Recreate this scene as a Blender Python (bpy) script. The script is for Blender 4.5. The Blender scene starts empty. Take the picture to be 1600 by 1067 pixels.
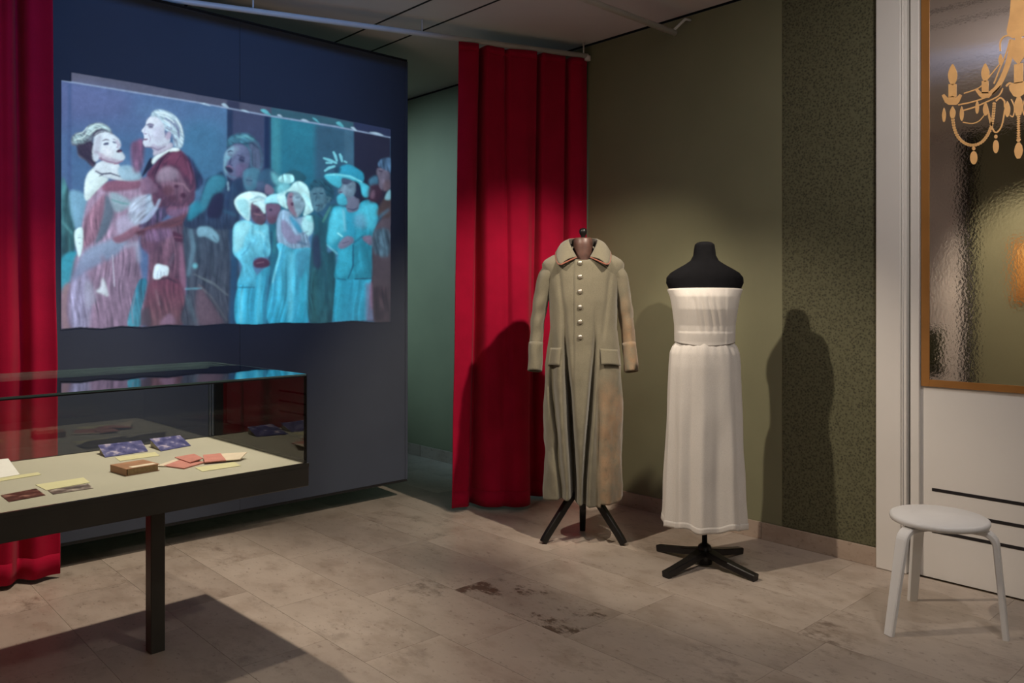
import bpy, bmesh, math, random
import numpy as np
from mathutils import Vector, Matrix, noise

random.seed(7)
S = bpy.context.scene
COL = S.collection
PI = math.pi
FILM = 1.0

# ------------------------------------------------------------------ camera, world, lights, exposure
F = 1263.0                    # focal length in pixels of a 1600 x 1067 frame
HOR = 463.0                   # horizon row
EYE = 1.32                    # eye height in metres
CA, SA = 0.732, 0.681         # camera yaw against the room axes (x = along screen wall, y = along right wall)
YAW = -math.atan2(SA, CA)
cam_d = bpy.data.cameras.new('camera')
cam = bpy.data.objects.new('camera', cam_d); COL.objects.link(cam)
cam.location = (0, 0, EYE); cam.rotation_euler = (PI / 2, 0, YAW)
cam_d.sensor_width = 36; cam_d.lens = F / 1600 * 36
cam_d.shift_y = -(533.5 - HOR) / 1600
cam_d.clip_start = 0.05
S.camera = cam
S.view_settings.view_transform = 'Standard'; S.view_settings.look = 'None'
S.view_settings.gamma = 1; S.view_settings.use_curve_mapping = False
S.view_settings.exposure = 0.0

W = bpy.data.worlds.new('world'); S.world = W; W.use_nodes = True
W.node_tree.nodes['Background'].inputs[0].default_value = (0.9, 0.95, 1.0, 1)
W.node_tree.nodes['Background'].inputs[1].default_value = 0.02

def spot(name, loc, target, watts, deg, blend, col, size=0.03):
    d = bpy.data.lights.new(name, 'SPOT'); o = bpy.data.objects.new(name, d); COL.objects.link(o)
    o.location = loc; o.rotation_euler = (Vector(target) - Vector(loc)).to_track_quat('-Z', 'Y').to_euler()
    d.energy = watts; d.spot_size = math.radians(deg); d.spot_blend = blend; d.color = col; d.shadow_soft_size = size
    return o
WARM = (1.0, 0.86, 0.70)
spot('spotlight', (1.26, 2.87, 2.85), (3.55, 2.36, 0.58), 235, 46, 0.7, WARM)         # from the table side to both stands
spot('spotlight', (2.91, 1.49, 2.85), (3.42, 3.22, 1.12), 255, 51, 0.75, WARM)         # from the white wall side to coat and curtain
spot('spotlight', (1.50, 3.50, 2.88), (0.95, 3.50, 0.0), 185, 66, 0.75, WARM)          # down onto the showcase
spot('spotlight', (1.50, 2.75, 2.88), (1.05, 3.00, 0.0), 60, 72, 0.9, WARM)
spot('spotlight', (2.55, 0.35, 2.88), (4.00, 0.95, 1.8), 72, 112, 1.0, (1, 0.95, 0.92), 0.08)
spot('spotlight', (1.90, 0.30, 2.88), (1.95, 1.95, 0.0), 58, 82, 1.0, (1, 0.90, 0.82), 0.08)  # unseen front fill, added to lift the floor
spot('spotlight', (0.55, 2.15, 2.88), (-0.9, 2.25, 1.45), 230, 56, 0.8, WARM)         # picture on the wall behind
spot('projector', (1.90, 0.90, 2.90), (1.70, 4.34, 2.30), 175, 58, 1.0, (0.16, 0.42, 1.0))
def point_fill(name, loc, watts, col, size):
    d = bpy.data.lights.new(name, 'POINT'); o = bpy.data.objects.new(name, d); COL.objects.link(o)
    o.location = loc; d.energy = watts; d.color = col; d.shadow_soft_size = size
point_fill('room_fill', (0.5, -1.3, 2.2), 16, (1, 0.92, 0.88), .15)                         # unseen point light added behind the camera as general fill
spot('ceiling_fill', (1.7, 0.8, 2.00), (1.8, 1.0, 2.98), 60, 118, 0.9, (1, 0.88, 0.86), .1)             # unseen upward light, added to brighten the ceiling
spot('passage_lamp', (1.7, 6.5, 2.6), (4.0, 5.3, 1.6), 260, 62, 0.9, (0.50, 0.82, 1.0), .12)                   # lamp in the passage behind the screen

# ------------------------------------------------------------------ helpers
def ray(px, py):              # world direction of a photograph pixel, scaled to unit depth
    r = (px - 800) / F; t = (HOR - py) / F
    return Vector((CA * r + SA, -SA * r + CA, t))
def on_z(px, py, h): d = ray(px, py); return Vector((0, 0, EYE)) + d * ((h - EYE) / d.z)
def on_x(px, py, x): d = ray(px, py); return Vector((0, 0, EYE)) + d * (x / d.x)
def on_y(px, py, y): d = ray(px, py); return Vector((0, 0, EYE)) + d * (y / d.y)

def lin(c):
    return tuple(((v / 255) / 12.92 if v / 255 <= .04045 else ((v / 255 + .055) / 1.055) ** 2.4) for v in c)

def mesh(name, verts, faces, mat, parent=None, smooth=False, loc=None):
    m = bpy.data.meshes.new(name)
    if loc is not None: verts = [Vector(v) - Vector(loc) for v in verts]
    m.from_pydata([tuple(v) for v in verts], [], faces); m.update()
    return link(name, m, mat, parent, smooth, loc)
def link(name, m, mat, parent=None, smooth=False, loc=None):
    if mat is not None and len(m.materials) == 0: m.materials.append(mat)
    if smooth: m.polygons.foreach_set('use_smooth', [True] * len(m.polygons))
    o = bpy.data.objects.new(name, m); COL.objects.link(o)
    if loc is not None: o.location = loc
    if parent is not None: o.parent = parent
    return o
def from_bm(name, bm, mat, parent=None, smooth=False, loc=None):
    bmesh.ops.recalc_face_normals(bm, faces=bm.faces)
    m = bpy.data.meshes.new(name); bm.to_mesh(m); bm.free()
    return link(name, m, mat, parent, smooth, loc)
def bbox(bm, x0, x1, y0, y1, z0, z1, bev=0.0, seg=2):
    r = bmesh.ops.create_cube(bm, size=1); vs = r['verts']
    for v in vs:
        v.co = Vector((x0 + (v.co.x + .5) * (x1 - x0), y0 + (v.co.y + .5) * (y1 - y0), z0 + (v.co.z + .5) * (z1 - z0)))
    if bev:
        es = list({e for v in vs for e in v.link_edges})
        bmesh.ops.bevel(bm, geom=es, offset=bev, segments=seg, affect='EDGES', profile=.5)
def box(name, x0, x1, y0, y1, z0, z1, mat, parent=None, bev=0.0, seg=2, smooth=False):
    bm = bmesh.new(); bbox(bm, x0, x1, y0, y1, z0, z1, bev, seg); return from_bm(name, bm, mat, parent, smooth)
def prism(name, pts, thick, mat, parent=None, direction=None):
    """closed plate: polygon pts (3D) pushed along direction"""
    c = sum((Vector(p) for p in pts), Vector()) / len(pts)
    pts = [Vector(p) for p in pts]
    n = Vector(direction).normalized() if direction is not None else (pts[1] - pts[0]).cross(pts[2] - pts[0]).normalized()
    k = len(pts); v = pts + [p + n * thick for p in pts]
    fs = [tuple(range(k))[::-1], tuple(range(k, 2 * k))] + [(i, (i + 1) % k, k + (i + 1) % k, k + i) for i in range(k)]
    bm = bmesh.new(); bv = [bm.verts.new(q - (c if parent is None else Vector())) for q in v]
    for f in fs: bm.faces.new([bv[i] for i in f])
    return from_bm(name, bm, mat, parent, False, c if parent is None else None)
def tube_data(path, rad, sides=12, caps=True, flat=None):
    path = [Vector(p) for p in path]; n = len(path)
    if not hasattr(rad, '__len__'): rad = [rad] * n
    vs, fs = [], []
    ref = Vector((0, 0, 1))
    t0 = (path[1] - path[0]).normalized()
    if abs(t0.dot(ref)) > .95: ref = Vector((1, 0, 0))
    nrm = t0.cross(ref).normalized()
    for i in range(n):
        t = ((path[min(i + 1, n - 1)] - path[max(i - 1, 0)])).normalized()
        nrm = (nrm - t * nrm.dot(t)).normalized(); b = t.cross(nrm)
        for k in range(sides):
            a = 2 * PI * k / sides
            ra, rb = (rad[i], rad[i]) if flat is None else (rad[i], rad[i] * flat)
            vs.append(path[i] + nrm * math.cos(a) * ra + b * math.sin(a) * rb)
    for i in range(n - 1):
        for k in range(sides):
            a, b2 = i * sides + k, i * sides + (k + 1) % sides
            fs.append((a, b2, b2 + sides, a + sides))
    if caps: fs += [tuple(range(sides))[::-1], tuple(range((n - 1) * sides, n * sides))]
    return vs, fs
def tube(name, path, rad, mat, parent=None, sides=12, smooth=True, flat=None):
    v, f = tube_data(path, rad, sides, True, flat); return mesh(name, v, f, mat, parent, smooth)
def lathe(name, prof, mat, parent=None, sides=24, loc=(0, 0, 0), smooth=True):
    vs, fs = [], []
    for r, z in prof:
        for k in range(sides):
            a = 2 * PI * k / sides; vs.append((loc[0] + r * math.cos(a), loc[1] + r * math.sin(a), loc[2] + z))
    n = len(prof)
    for i in range(n - 1):
        for k in range(sides):
            a, b = i * sides + k, i * sides + (k + 1) % sides; fs.append((a, b, b + sides, a + sides))
    fs += [tuple(range(sides))[::-1], tuple(range((n - 1) * sides, n * sides))]
    return mesh(name, vs, fs, mat, parent, smooth)
def solid(o, t, offset=0):
    m = o.modifiers.new('thickness', 'SOLIDIFY'); m.thickness = t; m.offset = offset; return o
def empty(name, loc, rz=0):
    o = bpy.data.objects.new(name, None); COL.objects.link(o); o.location = loc; o.rotation_euler = (0, 0, rz)
    o.empty_display_size = .1; return o
def tag(o, label, cat, group=None):
    o['label'] = label; o['category'] = cat
    if group: o['group'] = group
    return o
def struct(o, label=None):
    o['kind'] = 'structure'
    if label: o['label'] = label
    return o
def smooth_path(pts, n=8, closed=False):
    pts = [Vector(p) for p in pts]; out = []; m = len(pts)
    rng = range(m) if closed else range(m - 1)
    for i in rng:
        if closed: p0, p1, p2, p3 = pts[i - 1], pts[i], pts[(i + 1) % m], pts[(i + 2) % m]
        else: p0, p1, p2, p3 = pts[max(i - 1, 0)], pts[i], pts[i + 1], pts[min(i + 2, m - 1)]
        for k in range(n):
            t = k / n
            out.append(.5 * ((2 * p1) + (p2 - p0) * t + (2 * p0 - 5 * p1 + 4 * p2 - p3) * t * t + (3 * p1 - p0 - 3 * p2 + p3) * t ** 3))
    if not closed: out.append(pts[-1])
    return out
def interp(tab, z):           # piecewise smooth table lookup, tab sorted by first column descending or ascending
    tab = sorted(tab)
    if z <= tab[0][0]: return tab[0][1:]
    for a, b in zip(tab, tab[1:]):
        if z <= b[0]:
            t = (z - a[0]) / (b[0] - a[0]); 
            return tuple(p + (q - p) * t for p, q in zip(a[1:], b[1:]))
    return tab[-1][1:]
def sstep(a, b, x):
    t = min(1, max(0, (x - a) / (b - a))); return t * t * (3 - 2 * t)

# ------------------------------------------------------------------ materials
class NT:
    def __init__(s, name):
        s.m = bpy.data.materials.new(name); s.m.use_nodes = True; s.t = s.m.node_tree; s.n = s.t.nodes
        s.b = s.n['Principled BSDF']; s.out = s.n['Material Output']
    def new(s, typ, **kw):
        x = s.n.new(typ)
        for k, v in kw.items():
            if k.startswith('_'): setattr(x, k[1:], v)
            else: x.inputs[k].default_value = v
        return x
    def l(s, a, b): s.t.links.new(a, b)
    def coord(s, scale=(1, 1, 1), kind='Object'):
        tc = s.new('ShaderNodeTexCoord'); mp = s.new('ShaderNodeMapping'); mp.inputs['Scale'].default_value = scale
        s.l(tc.outputs[kind], mp.inputs['Vector']); return mp.outputs['Vector']
    def noise(s, vec, scale, detail=4, rough=.55):
        x = s.new('ShaderNodeTexNoise', Scale=scale, Detail=detail, Roughness=rough); s.l(vec, x.inputs['Vector']); return x.outputs['Fac']
    def ramp(s, fac, stops):
        x = s.new('ShaderNodeValToRGB'); e = x.color_ramp.elements
        while len(e) < len(stops): e.new(.5)
        for k, (p, c) in zip(e, stops): k.position = p; k.color = (*c, 1) if len(c) == 3 else c
        s.l(fac, x.inputs['Fac']); return x.outputs['Color']
    def mix(s, fac, a, b, mode='MIX'):
        x = s.new('ShaderNodeMix', _data_type='RGBA', _blend_type=mode)
        for v, i in ((fac, 0), (a, 6), (b, 7)):
            if isinstance(v, (int, float)): x.inputs[i].default_value = v
            elif isinstance(v, tuple): x.inputs[i].default_value = (*v, 1)
            else: s.l(v, x.inputs[i])
        return x.outputs[2]
    def math(s, op, a, b=0.0, clamp=False):
        x = s.new('ShaderNodeMath', _operation=op, _use_clamp=clamp)
        for v, i in ((a, 0), (b, 1)):
            if isinstance(v, (int, float)): x.inputs[i].default_value = v
            else: s.l(v, x.inputs[i])
        return x.outputs[0]
    def maprange(s, v, a, b, c=0.0, d=1.0):
        x = s.new('ShaderNodeMapRange', _interpolation_type='SMOOTHSTEP')
        s.l(v, x.inputs[0])
        for i, q in enumerate((a, b, c, d)): x.inputs[i + 1].default_value = q
        return x.outputs[0]
    def bump(s, h, strength=.2, dist=.01):
        x = s.new('ShaderNodeBump', Strength=strength, Distance=dist); s.l(h, x.inputs['Height']); s.l(x.outputs['Normal'], s.b.inputs['Normal'])
    def base(s, c):
        if isinstance(c, tuple): s.b.inputs['Base Color'].default_value = (*c, 1)
        else: s.l(c, s.b.inputs['Base Color'])
        return s
    def set(s, **kw):
        for k, v in kw.items(): s.b.inputs[k.replace('_', ' ')].default_value = v
        return s

def plain(name, col, rough=.5, metal=0.0, spec=.5, nscale=0, namt=.12, bump=0, bscale=200):
    t = NT(name); t.set(Roughness=rough, Metallic=metal); t.b.inputs['Specular IOR Level'].default_value = spec
    if nscale:
        v = t.coord(); f = t.noise(v, nscale)
        t.base(t.ramp(f, [(.3, tuple(c * (1 - namt) for c in col)), (.7, tuple(min(1, c * (1 + namt)) for c in col))]))
    else: t.base(tuple(col))
    if bump:
        v = t.coord(); t.bump(t.noise(v, bscale, 3), bump, .003)
    return t.m

def cloth(name, col, weave=600, rough=.9, sheen=.2, amt=.15, bump=.25, blotch=3.0):
    t = NT(name); t.set(Roughness=rough); t.b.inputs['Specular IOR Level'].default_value = .15
    t.b.inputs['Sheen Weight'].default_value = sheen; t.b.inputs['Sheen Roughness'].default_value = .5
    v = t.coord(); big = t.noise(v, blotch, 3); fine = t.noise(v, weave, 2)
    c = t.ramp(big, [(.3, tuple(k * (1 - amt) for k in col)), (.7, tuple(min(1, k * (1 + amt)) for k in col))])
    t.base(t.mix(.25, c, t.ramp(fine, [(.35, tuple(k * .6 for k in col)), (.65, tuple(min(1, k * 1.4) for k in col))])))
    t.bump(fine, bump, .002); return t.m

def m_stone(name, tint=(1, 1, 1)):
    t = NT(name); t.set(Roughness=.34); t.b.inputs['Specular IOR Level'].default_value = .45
    geo = t.new('ShaderNodeNewGeometry'); oi = t.new('ShaderNodeObjectInfo')
    sep = t.new('ShaderNodeSeparateColor'); t.l(oi.outputs['Color'], sep.inputs[0])
    off = t.new('ShaderNodeVectorMath', _operation='SCALE'); 
    cmb = t.new('ShaderNodeCombineXYZ'); t.l(oi.outputs['Random'], cmb.inputs[0]); t.l(oi.outputs['Random'], cmb.inputs[2])
    t.l(cmb.outputs[0], off.inputs[0]); off.inputs['Scale'].default_value = 30
    add = t.new('ShaderNodeVectorMath', _operation='ADD'); t.l(geo.outputs['Position'], add.inputs[0]); t.l(off.outputs[0], add.inputs[1])
    mp = t.new('ShaderNodeMapping'); mp.inputs['Scale'].default_value = (1.0, .55, 1); t.l(add.outputs[0], mp.inputs['Vector'])
    v = mp.outputs['Vector']
    big = t.noise(v, 2.2, 5, .6); mid = t.noise(v, 9, 8, .68); fine = t.noise(v, 55, 6, .65)
    c = t.ramp(big, [(.3, (.375, .325, .275)), (.55, (.45, .395, .335)), (.75, (.51, .455, .39))])
    m2 = t.ramp(mid, [(.36, (.55, .48, .42)), (.52, (1, 1, 1))])
    c = t.mix(.36, c, m2, 'MULTIPLY')
    # dark brown veined patches: more of them on tiles whose green channel is high
    patch = t.math('MULTIPLY', t.maprange(t.noise(v, 5.5, 7, .7), .50, .66), t.maprange(t.noise(v, 16, 7, .75), .42, .60))
    pf = t.math('MULTIPLY', patch, sep.outputs[1], True)
    c = t.mix(pf, c, (.13, .095, .07))
    pits = t.maprange(fine, .42, .31)
    c = t.mix(t.math('MULTIPLY', pits, .5), c, (.13, .09, .065))
    tone = t.new('ShaderNodeCombineColor')
    for i in range(3): t.l(sep.outputs[0], tone.inputs[i])
    c = t.mix(1.0, c, tone.outputs[0], 'MULTIPLY'); c = t.mix(1.0, c, tint, 'MULTIPLY')
    t.base(c); t.l(t.ramp(mid, [(.3, (.30,) * 3), (.7, (.45,) * 3)]), t.b.inputs['Roughness'])
    t.bump(fine, .06, .002); return t.m

M = {}
M['stone'] = m_stone('travertine', (1.0, .955, .93)); M['stone_pink'] = m_stone('travertine_skirting', (.86, .76, .70))
M['joint'] = plain('grout', (.40, .34, .27), .9, nscale=40)
M['paint_green'] = plain('olive_paint', (.195, .190, .112), .62, spec=.3, nscale=3, namt=.05, bump=.12, bscale=260)
M['ceiling'] = plain('ceiling_paint', (.66, .63, .62), .75, nscale=2, namt=.03, bump=.05)
M['black'] = plain('black_gap', (.008, .008, .009), .9)
M['white_paint'] = plain('white_lacquer', (.70, .665, .62), .38, nscale=2.5, namt=.02, bump=.02)
M['white_stool'] = plain('white_stool_lacquer', (.78, .77, .75), .33, nscale=8, namt=.03)
M['wall_cloth'] = cloth('screen_cloth', (.066, .078, .108), 500, .95, .05, .06, .2)
M['red'] = cloth('red_velvet', (.38, .002, .030), 420, .85, .06, .12, .35, 7)
M['frame_dark'] = plain('dark_metal', (.040, .037, .030), .42, .1, nscale=6, namt=.15)
M['deck'] = cloth('display_board', (.47, .445, .36), 700, .9, 0, .04, .1)
M['label'] = plain('label_card', (.66, .62, .36), .7, nscale=30, namt=.04)
M['paper'] = plain('white_paper', (.82, .80, .77), .8, nscale=20, namt=.03)
M['cream'] = plain('cream_page', (.72, .60, .46), .8, nscale=15, namt=.06)
M['pink'] = plain('pink_cover', (.56, .22, .18), .75, nscale=25, namt=.12)
M['book_cover'] = plain('brown_leather', (.36, .175, .085), .55, nscale=18, namt=.2, bump=.2)
M['book_pages'] = plain('aged_pages', (.33, .22, .11), .8, nscale=90, namt=.25)
M['gold'] = plain('gold_leaf', (.95, .52, .20), .45, .15, nscale=12, namt=.1)
M['gold_dark'] = plain('gold_frame', (.36, .16, .04), .45, .3, nscale=4, namt=.12)
M['stripe'] = plain('black_vinyl', (.012, .010, .012), .4, nscale=10)
M['rod'] = plain('rod_white', (.62, .60, .58), .4, nscale=9, namt=.05)
M['stand_black'] = plain('black_jersey', (.002, .002, .003), .9, 0, .15, nscale=40, namt=.3, bump=.1)
M['iron'] = plain('black_iron', (.010, .009, .009), .35, .3, nscale=12, namt=.2)
M['neck_wood'] = plain('brown_wood_neck', (.085, .042, .032), .45, nscale=22, namt=.35)
M['button'] = plain('pewter_button', (.52, .47, .38), .32, .8, nscale=60, namt=.2)
M['piping'] = cloth('red_piping', (.24, .085, .055), 800)
M['bodice'] = cloth('white_satin', (.57, .535, .49), 900, .42, .1, .03, .05)
M['skirt'] = cloth('white_crepe', (.57, .535, .49), 500, .6, .2, .04, .12)
M['cord'] = cloth('grey_cord', (.25, .22, .19), 500)
M['lamp'] = plain('warm_grey', (.62, .57, .53), .6, nscale=3)

def m_coat():
    t = NT('field_grey_wool'); t.set(Roughness=.95); t.b.inputs['Specular IOR Level'].default_value = .1
    t.b.inputs['Sheen Weight'].default_value = .25
    v = t.coord(); big = t.noise(v, 5, 4); fine = t.noise(v, 420, 3)
    c = t.ramp(big, [(.3, (.125, .114, .082)), (.7, (.178, .160, .114))])
    tc = t.new('ShaderNodeTexCoord'); sep = t.new('ShaderNodeSeparateXYZ'); t.l(tc.outputs['Object'], sep.inputs[0])
    st = t.math('MULTIPLY', t.maprange(sep.outputs[0], .055, .11), t.maprange(sep.outputs[2], .98, .72))
    st2 = t.math('MULTIPLY', t.maprange(sep.outputs[0], .17, .22), t.maprange(sep.outputs[2], 1.5, 1.1))
    st = t.math('MAXIMUM', st, st2)
    blot = t.maprange(t.noise(v, 9, 6, .7), .30, .62)
    c = t.mix(t.math('MULTIPLY', st, blot), c, (.27, .16, .09))
    dirt = t.math('MULTIPLY', t.maprange(t.noise(v, 24, 6, .75), .55, .70), t.maprange(sep.outputs[2], .85, .45))
    c = t.mix(t.math('MULTIPLY', dirt, .45), c, (.10, .07, .04))
    t.base(t.mix(.3, c, t.ramp(fine, [(.35, (.085, .075, .05)), (.65, (.25, .225, .155))])))
    t.bump(fine, .4, .002); return t.m
M['coat'] = m_coat()
M['coat_dark'] = cloth('coat_lining', (.05, .04, .03), 400)

def m_wallpaper():
    t = NT('leaf_wallpaper'); t.set(Roughness=.7); t.b.inputs['Specular IOR Level'].default_value = .25
    v = t.coord((1, 1, 1)); 
    w = t.new('ShaderNodeTexVoronoi', Scale=95.0, _feature='SMOOTH_F1'); t.l(v, w.inputs['Vector'])
    n = t.noise(v, 120, 3, .6)
    f = t.math('ADD', t.math('MULTIPLY', w.outputs['Distance'], 1.0), t.math('MULTIPLY', n, .55))
    t.base(t.ramp(f, [(.45, (.050, .046, .027)), (.62, (.092, .088, .048)), (.85, (.118, .114, .064))])); t.bump(f, .25, .002); return t.m
M['wallpaper'] = m_wallpaper()

def m_mirror():
    t = NT('mirror_foil'); t.set(Roughness=.035, Metallic=1.0); t.base((.80, .75, .70))
    v = t.coord(); n1 = t.noise(v, 85, 3, .5); n2 = t.noise(v, 9, 2)
    t.bump(t.math('ADD', n1, t.math('MULTIPLY', n2, .5)), .024, .006); return t.m
M['mirror'] = m_mirror()

def m_glass():
    t = NT('case_glass'); t.n.remove(t.b)
    tr = t.new('ShaderNodeBsdfTransparent'); tr.inputs[0].default_value = (.965, .98, .975, 1)
    gl = t.new('ShaderNodeBsdfGlossy'); gl.inputs['Roughness'].default_value = .0; gl.inputs[0].default_value = (1, 1, 1, 1)
    fr = t.new('ShaderNodeFresnel'); fr.inputs[0].default_value = 1.5
    mx = t.new('ShaderNodeMixShader'); t.l(fr.outputs[0], mx.inputs[0]); t.l(tr.outputs[0], mx.inputs[1]); t.l(gl.outputs[0], mx.inputs[2])
    t.l(mx.outputs[0], t.out.inputs[0]); return t.m
M['glass'] = m_glass()
M['glass_edge'] = plain('polished_glass_edge', (.16, .26, .25), .12, .2, nscale=5)

def m_print(name, dark, mid, light, scale):
    t = NT(name); t.set(Roughness=.35); v = t.coord((1, 1, .2)); 
    a = t.noise(v, scale, 3, .55)
    t.base(t.ramp(a, [(.38, dark), (.55, mid), (.66, light)])); return t.m
M['photo_blue'] = m_print('blue_print', (.045, .05, .17), (.13, .13, .30), (.55, .48, .60), 26)
M['photo_sepia'] = m_print('sepia_print', (.035, .012, .008), (.10, .035, .025), (.40, .22, .17), 24)
M['photo_grey'] = m_print('grey_print', (.05, .035, .03), (.22, .17, .14), (.55, .48, .42), 22)
M['picture'] = m_print('lit_painting', (.28, .10, .02), (.55, .27, .07), (.75, .5, .2), 6)
# ------------------------------------------------------------------ the setting
CEIL = 2.98
XL, XR, YB, YS, YE = -0.9, 4.0, -2.6, 4.34, 7.2

# floor: a grout bed with every stone tile laid on it
floor = struct(box('floor', XL, XR + .1, YB, YE, -.12, -.012, M['joint']), 'pale travertine floor with faint tile joints')
TW = .345; x = .907 - 6 * TW; row = 0
tcount = 0
while x < XR:
    xa, xb = max(x, XL), min(x + TW, XR)
    if xb - xa > .02:
        if abs(x - 2.287) < .01: cuts0 = 2.84 - 8 * .69
        else: cuts0 = YB - .69 * random.random()
        y = cuts0
        while y < YE:
            ya, yb = max(y, YB), min(y + .69, YE)
            if yb - ya > .03:
                g = .0006
                o = box('tile', xa + g, xb - g, ya + g, yb - g, -.012, 0, M['stone'], floor)
                tone = random.uniform(.94, 1.05); dk = random.choice([.25, .35, .5, .6, .8])
                if abs(x - 2.287) < .01 and abs(yb - 2.84) < .02: tone, dk = .93, 3.2
                o.color = (tone, dk, 0, 1); tcount += 1
            y += .69
    x += TW

# ceiling: dark void above long white panels with black grooves between them
ceiling = struct(box('ceiling', XL - .1, XR + .1, YB, YE, CEIL + .03, CEIL + .12, M['black']), 'white panelled ceiling with black grooves')
gr = [XL, .25, .53, 1.50, 1.78, 2.75, 3.03, XR]
for a, b in zip(gr, gr[1:]):
    box('ceiling_panel', a + .006, b - .006, YB, YE - .01, CEIL, CEIL + .025, M['ceiling'], ceiling, .002, 1)

for gx_ in gr[1:-1]: box('groove', gx_ - .0075, gx_ + .0075, YB, YE - .01, CEIL - .0012, CEIL + .02, M['black'], ceiling)
# right wall (olive), wallpaper strip, stone skirting
wr = struct(box('wall_right', XR, XR + .1, 1.66, YE, 0, CEIL - .012, M['paint_green']), 'olive green painted wall')
box('wallpaper_strip', XR - .003, XR, 1.672, 2.177, .095, CEIL - .014, M['wallpaper'], wr)['label'] = 'dark olive wallpaper with small leaf pattern'
bb = struct(box('baseboard_right', XR - .004, XR, 1.675, YE, 0, .085, M['joint']), 'pinkish stone skirting along the olive wall')
y = 1.676
while y < YE - .1:
    y2 = min(y + .62, YE)
    o = box('skirting_stone', XR - .016, XR - .0035, y, y2 - .002, 0, .092, M['stone_pink'], bb, .0015, 1); o.color = (random.uniform(.85, 1.05), .3, 0, 1)
    y = y2

# screen wall: cloth-covered partition, doubled thickness, with stretched cloth panels
ZS0, ZS1 = .128, 2.852         # the partition hangs clear of floor and ceiling
ws = struct(box('wall_screen', XL + .01, 3.085, YS + .012, YS + .10, ZS0, ZS1, M['wall_cloth']), 'dark blue grey cloth-covered hanging partition')
for a, b in ((XL + .01, .50), (.50, 1.963), (1.963, 3.085)):
    box('cloth_panel', a + .0006, b - .0006, YS, YS + .012, ZS0 - .002, ZS1 + .002, M['wall_cloth'], ws, .0015, 1)
box('edge_batten', 3.085, 3.105, YS - .003, YS + .104, ZS0 - .004, ZS1 + .004, M['wall_cloth'], ws, .003, 1)
box('bottom_rail', XL + .01, 3.10, YS - .001, YS + .10, ZS0 - .016, ZS0 - .002, M['black'], ws)
box('top_rail', XL + .01, 3.10, YS - .001, YS + .10, ZS1 + .002, ZS1 + .016, M['black'], ws)
for x in (-.6, .0, .5): tube('hanger', [(x, YS + .05, ZS1 + .01), (x, YS + .05, CEIL + .002)], .004, M['black'], ws, 8)
struct(box('wall_end', XL, XR + .1, YE, YE + .1, 0, CEIL, M['paint_green']), 'far wall of the passage')
# walls behind the camera
wl = struct(box('wall_left', XL - .1, XL, YB, 2.78, 0, CEIL, M['paint_green']), 'green wall behind the camera')
struct(box('wall_recess', XL - .2, XL - .1, 2.78, 2.92, 0, CEIL, M['black']))
struct(box('wall_niche', XL - .1, XL, 2.92, YE, 0, CEIL, M['lamp']))
struct(box('wall_back', XL - .1, XR + .1, YB - .1, YB, 0, CEIL, M['paint_green']))
# gilt picture seen in the mirror
pic = tag(empty('framed_picture', (XL, 2.19, 1.565)), 'gold framed picture reflected in the mirror panel', 'picture')
box('canvas', .004, .02, -.20, .20, -.25, .25, M['picture'], pic)
for a in ((-.25, .25, .25, .30), (-.25, .25, -.30, -.25), (-.25, -.20, -.25, .25), (.20, .25, -.25, .25)):
    box('frame_rail', 0, .035, a[0], a[1], a[2], a[3], M['gold_dark'], pic, .006, 1)

# ------------------------------------------------------------------ white wall with mirror
XW = 4.03
ww = struct(box('wall_white', XW, XW + .1, YB, 1.53, 0, CEIL, M['white_paint']), 'white panelled wall with mirror')
post = struct(empty('trim_1', (3.97, 1.60, 0)), 'white door post with bright stepped edge')
box('post_face', 0, .13, -.045, .072, .002, CEIL - .003, M['white_paint'], post, .004, 2)
box('post_step', .012, .13, -.066, -.046, .002, CEIL - .003, M['white_paint'], post, .003, 2)
box('post_bead', .004, .020, -.053, -.046, .002, CEIL - .003, M['white_paint'], post, .003, 2)
box('door_stop', .035, .058, -.115, -.075, .002, CEIL - .003, M['white_paint'], post, .003, 2)
for z in (.414, .317, .219):
    o = box('black_stripe', 4.0285, 4.0299, -1.6, 1.436, z - .0075, z + .0075, M['stripe'])
    tag(o, {.414: 'topmost of three black stripes on the white panel', .317: 'middle black stripe on the white panel, partly behind the stool',
            .219: 'lowest of three black stripes on the white panel'}[z], 'stripe', 'black stripes on the white wall')

mp = tag(empty('mirror_panel', (XW, .70, 0)), 'large rippled mirror panel in a flat gold frame on white wall', 'mirror')
MY0, MY1 = -.80, .78           # local y of the panel's two sides
box('mirror_sheet', -.010, 0, MY0 + .02, MY1 - .03, .91, 2.90, M['mirror'], mp)
box('frame_side', -.013, 0, MY1 - .037, MY1, .897, 2.93, M['gold_dark'], mp, .001, 1)
box('frame_side', -.013, 0, MY0, MY0 + .037, .897, 2.93, M['gold_dark'], mp, .001, 1)
box('frame_bottom', -.013, 0, MY0 + .037, MY1 - .037, .897, .930, M['gold_dark'], mp, .001, 1)
box('frame_top', -.013, 0, MY0 + .037, MY1 - .037, 2.897, 2.93, M['gold_dark'], mp, .001, 1)

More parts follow.
